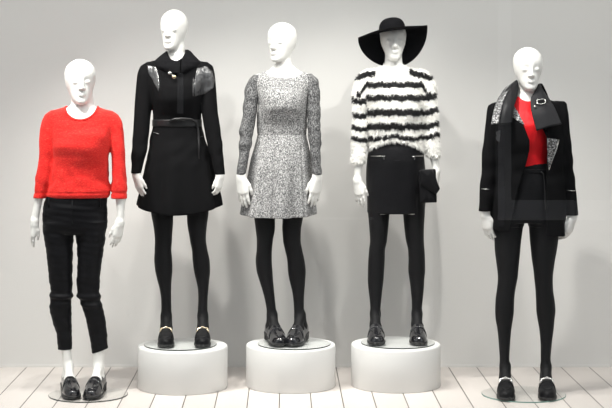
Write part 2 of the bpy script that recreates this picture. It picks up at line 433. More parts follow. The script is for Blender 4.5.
# ------------------------------------------------------------------ shoes
def foot_seg(fd, o, yaw, side, grow=0., heel=.022):
    c, s_ = math.cos(yaw), math.sin(yaw)
    def T(u, v, z): return (o[0]+u*s_+v*c, o[1]-u*c+v*s_, o[2]+z)
    zo = lambda u: heel*max(0, min(1, (.12-u)/.13))+.010
    S = [((0,0,.105),(-.030,0,.045),.024,.026),((0,0,.105),(.055,0,.062),.024,.024),((-.03,0,.035),(.06,0,.035),.026,.027),((.055,-.010,.052),(.125,-.014,.030),.022,.020),((.055,.010,.052),(.125,.014,.030),.022,.020),
         ((.125,-.014,.028),(.172,-.008,.022),.019,.014),((.125,.014,.028),(.160,.014,.022),.018,.013)]
    for a, b, ra, rb in S:
        putc(fd, T(a[0],a[1],a[2]+zo(a[0])), T(b[0],b[1],b[2]+zo(b[0])), ra+grow, rb+grow, .015)
class Loafer: pass
def loafer_fields(heel=.028):
    h = .0024
    pr = np.array([(-.078,.012,.050),(-.070,.025,.060),(-.05,.032,.064),(0,.035,.060),(.05,.0385,.072),(.075,.041,.083),(.10,.0445,.072),(.13,.046,.056),(.16,.043,.046),(.185,.035,.038),(.20,.023,.030),(.207,.010,.022)])
    U = lambda u, i: pchip(pr[:,0], pr[:,i], u)
    off = lambda u: .012+heel*(1-1/(1+np.exp(-(u-.035)/.016)))*1.0
    fd = Field((-.065,-.095,-.005),(.065,.225,.145), h); X, Y, Z = fd.all(); u = Y
    w = U(u.ravel(), 1).reshape(1,-1,1); t = U(u.ravel(), 2).reshape(1,-1,1); o = off(u)
    z = Z-o
    def sect(w, t, p=2.5): k = ((np.abs(X)/w)**p+(np.maximum(z+.004,0)/(t+.004))**p)**(1/p); return (k-1)*np.minimum(w, t)*.9
    solid = np.maximum(sect(w, t), -z-.002); solid = np.maximum(solid, np.maximum(-.079-u, u-.2075)).astype(np.float32)
    hole = ell((0,.002,.10), (.0262,.061,.085))(X, Y, z)
    hole = np.maximum(hole, .025-z)
    up = fd.copy(); up.F = -smin(-solid, hole, .004)
    # raised apron seam round the toe
    e = np.sqrt((X/.029)**2+((u-.100)/.078)**2)-1; ridge = np.maximum(np.abs(e)*.03-.0016, solid-.0022); ridge = np.maximum(ridge, .085-u); ridge = np.maximum(ridge, .02-z)
    up.F = smin(up.F, ridge.astype(np.float32), .002)
    shell = lambda tt: np.maximum(solid-tt, -(solid+.006))
    strap = fd.copy(); band = np.abs(u-.098-.10*X**2/.04)-.0105
    strap.F = np.maximum(np.maximum(shell(.0028), band), .012-z).astype(np.float32)
    so = fd.copy(); wo = w+.0035
    plan = (np.abs(X)/wo-1)*wo; plan = np.maximum(plan, np.maximum(-.081-u, u-.2105))
    pc = np.where(u > .12, (np.sqrt((X/(w+.004))**2)-1)*w, plan)
    sole = np.maximum(np.maximum(plan, pc), np.maximum(z-.003, -(z+.008)))
    hl = np.maximum(np.maximum((np.abs(X)/(wo*.96)-1)*wo, np.maximum(-.080-u, u+.018)), np.maximum(Z-(o-.004), -Z))
    fr = np.maximum(np.maximum(plan, -(Z)), np.maximum(z-.002, .045-u)); fr = np.maximum(fr, -(z+.012))
    so.F = smin(smin(sole, hl, .002), fr, .001).astype(np.float32)
    return up, strap, so
_L = loafer_fields()
SHOE = [nets(f) for f in _L]
def relaxVQ(V, Q):
    acc = np.zeros_like(V); w = np.zeros(len(V))
    for a in range(4):
        for b in (1,3): np.add.at(acc, Q[:,a], V[Q[:,(a+b) % 4]]); np.add.at(w, Q[:,a], 1)
    return V*.5+.5*acc/np.maximum(w,1)[:,None]
SHOE = [(relaxVQ(V, Q), Q) for V, Q in SHOE]
def shoe(parent, o, yaw, mat='patent_leather', bit=None, sc=1.0, label=None):
    def tr(V):
        V = np.asarray(V, float)*sc; c, s_ = math.cos(yaw), math.sin(yaw)
        return np.stack([o[0]+V[:,1]*s_-V[:,0]*c, o[1]-V[:,1]*c-V[:,0]*s_, o[2]+V[:,2]], 1)
    up = mesh_np('shoe', tr(SHOE[0][0]), SHOE[0][1], mat, parent, label=label)
    mesh_np('sole', tr(SHOE[2][0]), SHOE[2][1], 'sole_rubber', up)
    mesh_np('strap', tr(SHOE[1][0]), SHOE[1][1], mat, up)
    if bit:
        bm = bmesh.new(); ps = []
        zt = .012+.028*(1-1/(1+math.exp(-(.088-.035)/.016)))+.080
        bar = [(x, .090+.2*x*x, zt+.002-7*x*x) for x in np.linspace(-.034,.034,13)]
        V, Q = tube(bar, .0062, 10); ps.append((V, Q))
        for sx in (-1,1):
            rg = [(sx*(.031+.007*math.sin(a)*.6), .090+.011*math.cos(a), zt-.013-.008*math.sin(a)*1.0) for a in np.linspace(0, 2*math.pi, 16, endpoint=False)]
            ps.append(tube(rg, .0042, 8, True))
        rg = [(.008*math.cos(a), .0905+.006*math.sin(a)*.5, zt+.003+.006*math.sin(a)) for a in np.linspace(0, 2*math.pi, 14, endpoint=False)]
        ps.append(tube(rg, .0042, 8, True))
        VV = []; 
        for V, Q in ps:
            b0 = [bm.verts.new(v) for v in tr(np.array(V))]
            for q in Q:
                s = []
                for i in q:
                    if b0[i] not in s: s.append(b0[i])
                try: bm.faces.new(s)
                except ValueError: pass
        bmesh.ops.recalc_face_normals(bm, faces=bm.faces[:])
        bm_obj('metal_bit', bm, bit, up, smooth=True, label='polished metal bit across the shoe')
    return up

# ------------------------------------------------------------------ mannequin helper class
class Man:
    def __init__(s, label, cx_px, D, zb, h=.004, half=.30):
        s.D = D; s.zb = zb; s.X = (cx_px-HX)*D/F_PX; s.h = h
        s.root = empty('mannequin', (s.X, D, zb), label, 'mannequin', None)
        s.lo = (-half, -.26, 0.); s.hi = (half, .22, 1.86)
    def x(s, px): return (px-HX)*s.D/F_PX-s.X
    def z(s, py): return CAMZ-(py-HY)*s.D/F_PX-s.zb
    def at(s, px, py, y):
        k = (s.D+y)/F_PX; return ((px-HX)*k-s.X, y, CAMZ-(py-HY)*k-s.zb)
    def field(s, z0=None, z1=None):
        lo = list(s.lo); hi = list(s.hi)
        if z0 is not None: lo[2] = math.floor(z0/s.h)*s.h
        if z1 is not None: hi[2] = z1
        return Field(lo, hi, s.h)
    def rows(s, data, ry=None, cy=0., ratio=None):
        """data rows: (py, xl, xr[, ry[, cy]]) in photo pixels, depth in metres"""
        out = []
        for d in data:
            xl, xr = s.x(d[1]), s.x(d[2]); rx = (xr-xl)/2
            r = d[3] if len(d) > 3 and d[3] is not None else (rx*ratio if ratio else ry)
            c = d[4] if len(d) > 4 else cy
            out.append((s.z(d[0]), (xl+xr)/2, c, rx, r))
        return out
    def head(s, fd, top, chin, cx, yaw=0, pitch=0, w=1.0, cy=0., roll=0):
        H = s.z(top)-s.z(chin); R = rotm(yaw, pitch, roll); o = (s.x(cx), cy, s.z(chin))
        fd.op(xform(head_fn(H, w), R, o), (o[0]-.14, o[1]-.16, o[2]-.05), (o[0]+.14, o[1]+.16, o[2]+H+.04), .010)
        return H
def clip_below(fd, zf):
    """remove everything below z = zf(x, y)"""
    X, Y, Z = fd.all(); fd.F = np.maximum(fd.F, (zf(X, Y)-Z).astype(np.float32)); return fd
def clip_above(fd, zf):
    X, Y, Z = fd.all(); fd.F = np.maximum(fd.F, (Z-zf(X, Y)).astype(np.float32)); return fd
def folds(fd, amp, seed, sx=60, sz=25, zc=None, zr=None):
    """soft cloth wrinkles"""
    X, Y, Z = fd.all(); r = np.random.default_rng(seed); n = 0
    for i in range(4):
        a, b, c = r.normal(0, 1, 3); ph = r.uniform(0, 6.28)
        n = n+np.sin(a*sx*X+b*sx*Y+(c*.6+1.2)*sz*Z+ph)
    w = 1 if zc is None else np.exp(-((Z-zc)/zr)**2)
    fd.F += (amp*n*w).astype(np.float32)
def poly_prism(pts, y0=None, y1=None):
    """signed distance of an XZ polygon, extruded along y (limited to y0..y1)"""
    P = np.array(pts, float)
    def f(X, Y, Z):
        X2 = X[:,0,:][:, :] if X.ndim == 3 else X; x = X[:,:,0][:,0][:,None]; z = Z[0,0,:][None,:]
        d = np.full((x.shape[0], z.shape[1]), 1e9); s = np.ones_like(d)
        n = len(P); j = n-1
        for i in range(n):
            e = P[j]-P[i]; wx = x-P[i,0]; wz = z-P[i,1]; t = np.clip((wx*e[0]+wz*e[1])/(e@e), 0, 1)
            d = np.minimum(d, (wx-e[0]*t)**2+(wz-e[1]*t)**2)
            c1 = z >= P[i,1]; c2 = z < P[j,1]; c3 = e[0]*wz > e[1]*wx
            flip = (c1 & c2 & c3) | (~c1 & ~c2 & ~c3); s = np.where(flip, -s, s); j = i
        g = (s*np.sqrt(d))[:,None,:]*np.ones((1, Y.shape[1], 1))
        if y1 is not None: g = np.maximum(g, Y-y1)
        if y0 is not None: g = np.maximum(g, y0-Y)
        return g.astype(np.float32)
    return f
def shell_part(name, base, out, inn, region, mat, parent, label=None, relax=1):
    f = base.copy(); X, Y, Z = f.all(); f.F = np.maximum(np.maximum(base.F-out, -(base.F+inn)), region(X, Y, Z)).astype(np.float32)
    return sdf_obj(name, f, mat, parent, label, relax)
def base_plate(mn, cx_px, dy, R, rim='rim_dark'):
    bm = lathe_bm([(0,.0012),(R-.002,.0012),(R,.002),(R,.007),(R-.002,.008),(0,.008)], 96)
    o = bm_obj('base_plate', bm, 'plate_glass', mn.root, (mn.x(cx_px), dy, 0), label='round clear glass base plate', smooth=False)
    o.data.materials.append(M[rim])
    for p in o.data.polygons:
        if abs(p.normal.z) < .9: p.material_index = 1
    return o
ARM_RY = .9
def z_at(rows, z, i):
    r = np.array(sorted(rows)); return float(pchip(r[:,0], r[:,i], np.array([z]))[0])

def hole_fn(mn, cx, zt_py, a_px, b_px, slope=.35, yc=0., front=0.):
    """neck opening: ellipse in the XZ plane sliding upwards towards the back"""
    x0 = mn.x(cx); z0 = mn.z(zt_py); a = a_px*mn.D/F_PX; b = b_px*mn.D/F_PX
    def f(X, Y, Z):
        zz = Z-(z0+slope*np.maximum(Y-yc, -.02)+0*X)
        return ((np.sqrt(((X-x0)/a)**2+(np.minimum(zz,0)/b)**2)-1)*min(a,b)).astype(np.float32)
    return f
def carve(fd, fn, zmin=None, k=.002):
    X, Y, Z = fd.all(); fd.F = -smin(-fd.F, fn(X, Y, Z)*1.0 if zmin is None else np.maximum(fn(X,Y,Z), zmin-Z).astype(np.float32), k)
def hand_R(yaw, tilt, fwd=0.): return np.array(Matrix.Rotation(tilt,3,'Y') @ Matrix.Rotation(fwd,3,'X') @ Matrix.Rotation(yaw,3,'Z'))

def build_body(mn, torso, arms, legs, feet, hands, head, neck, heel=.028, shrink=.008, hips=None):
    fd = mn.field()
    put(fd, Loft(torso, grow=-shrink), .01)
    put(fd, Loft(neck), .014)
    if hips: put(fd, Loft(hips, grow=-shrink), .02)
    for cov, bare in arms:
        put(fd, Loft(cov, grow=-.008), .025)
        put(fd, Loft(bare), .012)
    for lg in legs: put(fd, Loft(lg, grow=-.003), .015)
    for o, yaw in feet: foot_seg(fd, o, yaw, 1, -.002, heel)
    for w, R, side, L, curl in hands: put_hand(fd, w, R, side, L, curl)
    mn.head(fd, **head)
    return sdf_obj('body', fd, 'mannequin_white', mn.root, 'glossy white mannequin figure with smooth bald head')
def build_tights(mn, legs, feet, ztop, heel=.028, name='tights', mat='black_tights', hips=None):
    fd = mn.field(0, ztop+.05)
    for lg in legs: put(fd, Loft(lg), .015)
    if hips: put(fd, Loft(hips), .02)
    for o, yaw in feet: foot_seg(fd, o, yaw, 1, .0005, heel)
    clip_above(fd, lambda X, Y: ztop+0*X+0*Y)
    return sdf_obj(name, fd, mat, mn.root)
def A(mn, data, r0=.040, r1=.036, cy0=0., cy1=-.02):
    """arm rows: depth radius and forward drift interpolated down the arm"""
    ys = [d[0] for d in data]; a, b = min(ys), max(ys); out = []
    for d in data:
        t = (d[0]-a)/(b-a+1e-6); xl, xr = mn.x(d[1]), mn.x(d[2]); rx = (xr-xl)/2
        ry = r0+(r1-r0)*t
        if t < .08: ry = min(ry, .03+t*.2)
        out.append((mn.z(d[0]), (xl+xr)/2, cy0+(cy1-cy0)*t, rx, ry))
    return out
def LG(mn, data, cy=0.):
    """leg rows with the depth of thigh, knee, calf and ankle"""
    zt = mn.z(data[0][0]); out = []
    for d in data:
        z = mn.z(d[0]); u = max(0, min(1, (z-.08)/(.86-.08)))
        ry = float(np.interp(u, [0,.18,.36,.48,.60,.85,1], [.036,.040,.056,.055,.062,.082,.088]))
        c = cy+float(np.interp(u, [0,.15,.33,.50,.75,1], [.005,.010,.018,-.004,-.005,.0]))
        xl, xr = mn.x(d[1]), mn.x(d[2]); out.append((z, (xl+xr)/2, c, (xr-xl)/2, ry))
    return out
def foot_at(mn, px, yaw, y=0.): return ((mn.x(px), y, .008), yaw)
def wrist(mn, px, py, y=-.022): return (mn.x(px), y, mn.z(py))
def near(rows, z, ang, off=.0):
    """point on the surface of a loft at height z and angle ang"""
    cx, cy, rx, ry = [z_at(rows, z, i) for i in (1,2,3,4)]
    return (cx+(rx+off)*math.cos(ang), cy+(ry+off)*math.sin(ang), z)
def surf(rows, x, z, off=0.):
    cx, cy, rx, ry = [z_at(rows, z, i) for i in (1,2,3,4)]
    u = max(-.98, min(.98, (x-cx)/rx)); return (x, cy-ry*math.sqrt(1-u*u)-off, z)

# ================================================================== mannequin 1: red jumper, black jeans
def mannequin_red_jumper():
    mn = Man('white mannequin in a red knitted jumper, cropped black jeans and loafers with bare ankles', 88, 7.93, 0.)
    base_plate(mn, 89.7, -.06, .207)
    tor = mn.rows([(98,72,93,.050),(103,71,94,.052),(106.5,66,98,.058),(109,59,104,.064),(113,51,111.5,.072),(119,47,116,.084),(127,49,115.5,.100),(136,52,112,.114,-.010),
        (146,53.5,110.5,.124,-.014),(158,53.5,109,.116,-.006),(170,51.8,108.5,.108),(180,50.8,108.5,.108),(188,48,110,.114),(193,46,110.5,.116),(197.5,46.5,108.5,.108)])
    aL = A(mn, [(111,51,58),(115,45,61),(122,41.5,60),(130,40,57),(140,39.6,55),(150,39.4,54.3),(165,38.5,53.5),(175,37,52),(185,36,49.5),(191,35,48),(198,34,45.5)], .046, .036)
    aR = A(mn, [(111,104,112),(115,102,118),(122,104,122.3),(130,107,123.7),(140,110,124.4),(150,111,125),(165,112,126),(180,112.5,126.8),(190,112,127.3),(198.5,111.5,127.5)], .046, .036)
    bL = A(mn, [(185,37,47),(198,35.6,43.5),(210,33.3,41.2),(224,30.6,38.6)], .026, .018, -.016, -.026)
    bR = A(mn, [(185,115,126),(199,116.3,126),(212,117.2,124.8),(225,116.3,124)], .026, .019, -.016, -.026)
    hip = mn.rows([(192,47,107.5,.095),(199,45.5,107,.102),(206,43.5,106.8,.110,.004),(214,42.5,106.8,.116,.008),(222,42.5,106.5,.118,.010),(229,43.3,106,.112,.01),(234,45,104.5,.10,.01)])
    L = LG(mn, [(222,43,74.3),(233,43.8,74),(240,45,73),(250,46.5,72.5),(260,47.5,72.5),(270,48.5,72.3),(280,49.3,72.4),(288,50.8,72.6),(295,50.6,72.3),(302,50,71.6),(310,50.3,71),(320,52,71),(330,55,71),(340,57,71.5),(350.5,57.5,71.8)])
    R = LG(mn, [(222,75,106.3),(233,75.5,105.7),(240,76.5,105),(250,77.5,103.5),(260,78,102),(270,77.8,100.5),(280,77,99.6),(290,77,99.5),(297,78.5,100.2),(303,80.3,101.5),(309,83,103.2),(320,86,105),(330,88,106),(340,90,106.7),(348,91.3,107.3),(355,92.2,107)])
    sk = [LG(mn, [(330,57.5,70.5),(345,59.5,71),(358,61.5,72),(369,62.5,73.5),(378,62,74.5)]), LG(mn, [(330,90,104.5),(345,91.5,105),(358,92.5,104.5),(369,92.5,104.2),(378,92,104.5)])]
    feet = [foot_at(mn, 68.2, .27), foot_at(mn, 98.3, -.10)]
    hands = [(wrist(mn,34.6,221,-.026), hand_R(-.45,.24), 1, .155, .22), (wrist(mn,120.3,222,-.026), hand_R(.75,.17), -1, .145, .22)]
    neck = mn.rows([(88,72,92,.045,.012),(96,71.5,92.5,.050,.010),(102,71,93.5,.054,.008),(106,70,94.5,.053,.005),(110,64,99,.050,.003)])
    legs_in = [[(z,cx,cy,rx-.006,ry-.006) for z,cx,cy,rx,ry in l if z > mn.z(345)] for l in (L, R)]
    build_body(mn, tor, [(aL,bL),(aR,bR)], legs_in+sk, feet, hands, dict(top=60.2, chin=104, cx=80.2, yaw=.22, w=1.10, cy=.004), neck, hips=hip)
    # jumper
    fd = mn.field(mn.z(205), mn.z(90)); put(fd, Loft(tor), .01)
    for a in (aL, aR): put(fd, Loft(a), .018)
    folds(fd, .0016, 3, 34, 42, mn.z(180), .07); folds(fd, .0012, 5, 18, 40, mn.z(140), .15)
    X, Y, Z = fd.all(); fd.F += (.0035*np.exp(-((Z-mn.z(192.5))/.006)**2)).astype(np.float32)
    hole = hole_fn(mn, 82, 104, 15.2, 13.5, .35); full = fd.copy(); zc = mn.z(123)
    carve(fd, hole, zc)
    jum = sdf_obj('jumper', fd, 'red_knit', mn.root)
    shell_part('neckband', full, .0032, .004, lambda X, Y, Z: np.maximum(np.maximum(-hole(X, Y, Z)+.0005, hole(X, Y, Z)-.0115), mn.z(121)-Z).astype(np.float32), 'red_knit', jum)
    # jeans
    fd = mn.field(mn.z(358), mn.z(188)); put(fd, Loft(hip, grow=.001), .01)
    for l in (L, R): put(fd, Loft(l, grow=.001), .010)
    folds(fd, .0022, 11, 12, 75, mn.z(297), .05); folds(fd, .0010, 12, 16, 60, mn.z(225), .08); folds(fd, .0008, 14, 20, 70)
    clip_below(fd, lambda X, Y: np.where(X < mn.x(80), mn.z(349.5)+0*Y, mn.z(354)+(X-mn.x(91.5))*.35+0*Y)+0*X)
    jeans = sdf_obj('jeans', fd, 'black_denim', mn.root)
    for cx, sg in ((50.5,1),(101,-1)):           # belt loops and the fly flap
        p = [surf(hip, mn.x(cx), mn.z(y), .003) for y in (197,200,203,206)]
        tube_obj('belt_loop', p, .0045, 'black_denim', jeans, 8)
    p = [surf(hip, mn.x(75), mn.z(y), .0015) for y in (199,207,215,223)]
    tube_obj('fly_seam', p, .003, 'black_denim', jeans, 8)
    shoe(mn.root, feet[0][0], feet[0][1], 'patent_leather'); shoe(mn.root, feet[1][0], feet[1][1], 'patent_leather')
    return mn

# ================================================================== mannequin 2: black coat
def mannequin_black_coat():
    mn = Man('white mannequin in a belted black coat with glossy leather shoulder panels', 181.5, 8.16, .2275)
    base_plate(mn, 181.3, -.075, .195)
    tor = mn.rows([(54,166,186,.056),(58,161,192,.06),(62,152,201,.068),(66,147,207,.078),(70,145,210,.086),(77,146.5,208.5,.102),(88,150,204.5,.120,-.010),(98,152,202.3,.126,-.014),(108,152.8,201.5,.116,-.006),
        (118,153,201.3,.100),(126,152.8,202,.096),(135,151,204,.102),(145,149,207,.114),(155,147,210.3,.126),(165,145,213,.138),(180,142,216,.150),(195,139,219,.160),(206,136.8,220.6,.166),(216,136,221.5,.168)])
    aL = A(mn, [(62,147,153),(67,140,157),(75,137.4,155),(85,136.5,154),(98,135.6,153),(110,135,151.8),(120,134.6,151),(130,134,150.4),(140,133.6,149.4),(150,133.2,148),(160,133,145.5),(172.5,132.7,142.6)], .050, .036, .0, -.085)
    aR = A(mn, [(62,202,207.5),(67,200,213.2),(75,201.5,215),(85,202.5,216),(98,203,217),(110,202,218),(120,203.2,219.5),(130,205,221),(140,207.2,222),(150,209.7,223),(160,212.2,224.2),(174,215,225.8)], .050, .036, .0, -.085)
    bL = A(mn, [(160,135,143),(172,134.6,141.6),(176,135,141.4)], .022, .018, -.078, -.092)
    bR = A(mn, [(160,215,223),(173,217,224.6),(177,217.4,224)], .022, .018, -.078, -.092)
    hip = mn.rows([(140,154,202,.09),(155,151,206,.105),(170,149,209,.115),(185,149,209,.11),(196,150,208.5,.10)])
    L = LG(mn, [(185,149.5,177),(205,150.5,174.5),(214,151.3,173.5),(225,153.4,173),(240,155,172),(250,154.7,171.4),(260,154.2,172.2),(270,155,172.3),(280,157,171.3),(290,159.6,171),(300,161,171),(310,161.2,171.3),(320,160.8,171.8),(329,160,172.6)])
    R = LG(mn, [(185,181,209),(205,185.5,208.7),(214,186.8,208.5),(225,187.5,207),(240,190,206),(250,192,207.5),(260,192.6,209.6),(270,193.7,210),(280,195.8,209.2),(290,197.8,208.2),(300,198.2,207.5),(310,197.7,207.4),(320,197.8,208),(329,197,209)])
    feet = [foot_at(mn, 166.1, .07), foot_at(mn, 202.8, .04)]
    hands = [(wrist(mn,138.2,174.5,-.094), hand_R(-.85,-.24), 1, .140, .30), (wrist(mn,220.6,175.5,-.094), hand_R(.9,.12), -1, .122, .45)]
    neck = mn.rows([(38,169,184,.045,.012),(46,168,184.5,.050,.010),(52,167.5,185,.052,.008),(57,165,188,.056,.005),(62,157,196,.058,.003)])
    lower = [r for r in tor if r[0] > mn.z(130)]
    build_body(mn, lower, [(aL,bL),(aR,bR)], [L,R], feet, hands, dict(top=10.6, chin=50, cx=173.8, yaw=-.30, w=.94, cy=.004), neck, hips=mn.rows([(118,154,200,.09),(140,154,202,.09),(155,151,206,.105),(170,149,209,.115),(185,149,209,.11),(196,150,208.5,.10)]))
    build_tights(mn, [L,R], feet, mn.z(150), hips=hip)
    # coat
    fold = lambda th, Z: np.clip((mn.z(135)-Z)/.35, 0, 1)*.055*(np.sin(7*th+.6)+.5*np.sin(11*th+2))
    fd = mn.field(mn.z(218), mn.z(48)); put(fd, Loft(tor, mod=fold), .01)
    for a in (aL, aR): put(fd, Loft(a), .018)
    folds(fd, .0014, 21, 30, 36, mn.z(150), .10)
    clip_below(fd, lambda X, Y: mn.z(213.5)+7.5*mn.D/F_PX*np.minimum(1.1,((X-mn.x(178.5))/(42*mn.D/F_PX))**2)+0*Y)
    carve(fd, hole_fn(mn, 175.8, 50, 9.5, 10, .4), mn.z(61))
    coat = sdf_obj('coat', fd, 'black_wool', mn.root)
    P = lambda pts: [mn.at(a, b, -.08)[::2] for a, b in pts]
    for pts in ([(146,64.5),(156,66.5),(158.5,74),(160,82),(159.5,92.5),(154,84),(148,73)], [(196.5,68),(206,65.5),(212,71),(214.5,80),(213,88.5),(205,94),(195,97),(193.6,86)]):
        shell_part('leather_panel', fd, .0022, .004, poly_prism(P(pts), y1=.02), 'shiny_leather', coat, 'glossy black leather shoulder panel')
    tube_obj('panel_piping', [surf(tor, mn.x(194.3), mn.z(y), .004) for y in (78,84,90,96)], .0016, 'silver_leather', coat, 8)
    # collar
    cr = mn.rows([(49.5,168,188,.066,.01),(51.5,165.5,191,.074,.008),(55,161,194,.086,.004),(59,156.5,198,.096),(63,153,201.8,.104),(67,153.5,201,.110,-.004),(71,159,196,.112,-.006),(74,166,190,.112,-.008)])
    fc = mn.field(mn.z(80), mn.z(46)); put(fc, Loft(cr), .006)
    nk = mn.rows([(40,166.7,185.2,.064,.004),(53,167,184.7,.062,.004),(63,167.8,184,.058,.004)])
    X, Y, Z = fc.all(); fc.F = -smin(-fc.F, Loft(nk)(X, Y, Z), .004)
    carve(fc, poly_prism(P([(166.5,40),(185.3,40),(184.6,53),(182,58),(176.3,61.5),(170,58.5),(167.3,54)]), y1=0.), k=.006)
    carve(fc, poly_prism(P([(180.5,60),(181.3,60),(182,82),(181,82)]), y1=0.), k=.003)
    sdf_obj('collar', fc, 'black_boucle', coat, 'wide textured black collar')
    for a, b, r in ((171.6,73.6,.0085),(175.8,77.2,.0095)):
        p = surf(cr, mn.x(a), mn.z(min(b,73.5)), .004); bm = bmesh.new(); bmesh.ops.create_icosphere(bm, subdivisions=3, radius=r)
        for v in bm.verts: v.co = Vector((v.co.x*1.25+p[0], v.co.y*.6+p[1]-.004, v.co.z+mn.z(b)))
        bm_obj('clasp_knob', bm, 'pale_gold_metal' if r > .009 else 'silver_metal', coat, smooth=True, label='shiny metal clasp knob below the collar')
    tube_obj('clasp_bar', [surf(tor, mn.x(a), mn.z(b), .010) for a, b in ((171.6,74),(173.8,75.6),(175.8,77))], .003, 'silver_metal', coat, 8)
    # belt and its hanging tie
    zb0, zb1 = mn.z(126.5), mn.z(119.5)
    shell_part('belt', fd, .004, .002, lambda X, Y, Z: (np.maximum(np.maximum(Z-zb1, zb0-Z), np.abs(X-mn.x(177))-25*mn.D/F_PX)+0*Y).astype(np.float32), 'dark_ribbon', coat)
    tube_obj('belt_tie', [surf(tor, mn.x(a), mn.z(b), .012) for a, b in ((170,121),(176,118.8),(184,118.3),(192,119),(197,122),(199,130),(199.6,142),(200,158))], [.004,.006,.006,.006,.006,.005,.005,.004], 'dark_ribbon', coat, 10)
    for a, b in (((154,132),(160,133.6)), ((203,136),(198,138))):
        tube_obj('pocket_trim', [surf(tor, mn.x(a[0]), mn.z(a[1]), .004), surf(tor, mn.x((a[0]+b[0])/2), mn.z((a[1]+b[1])/2), .005), surf(tor, mn.x(b[0]), mn.z(b[1]), .004)], .0013, 'silver_leather' if a[0] < 180 else 'dark_ribbon', coat, 6)
    shoe(mn.root, feet[0][0], feet[0][1], 'black_lambskin', 'pale_gold_metal', .92, 'black leather loafer'); shoe(mn.root, feet[1][0], feet[1][1], 'black_lambskin', 'pale_gold_metal', .92, 'black leather loafer')
    return mn

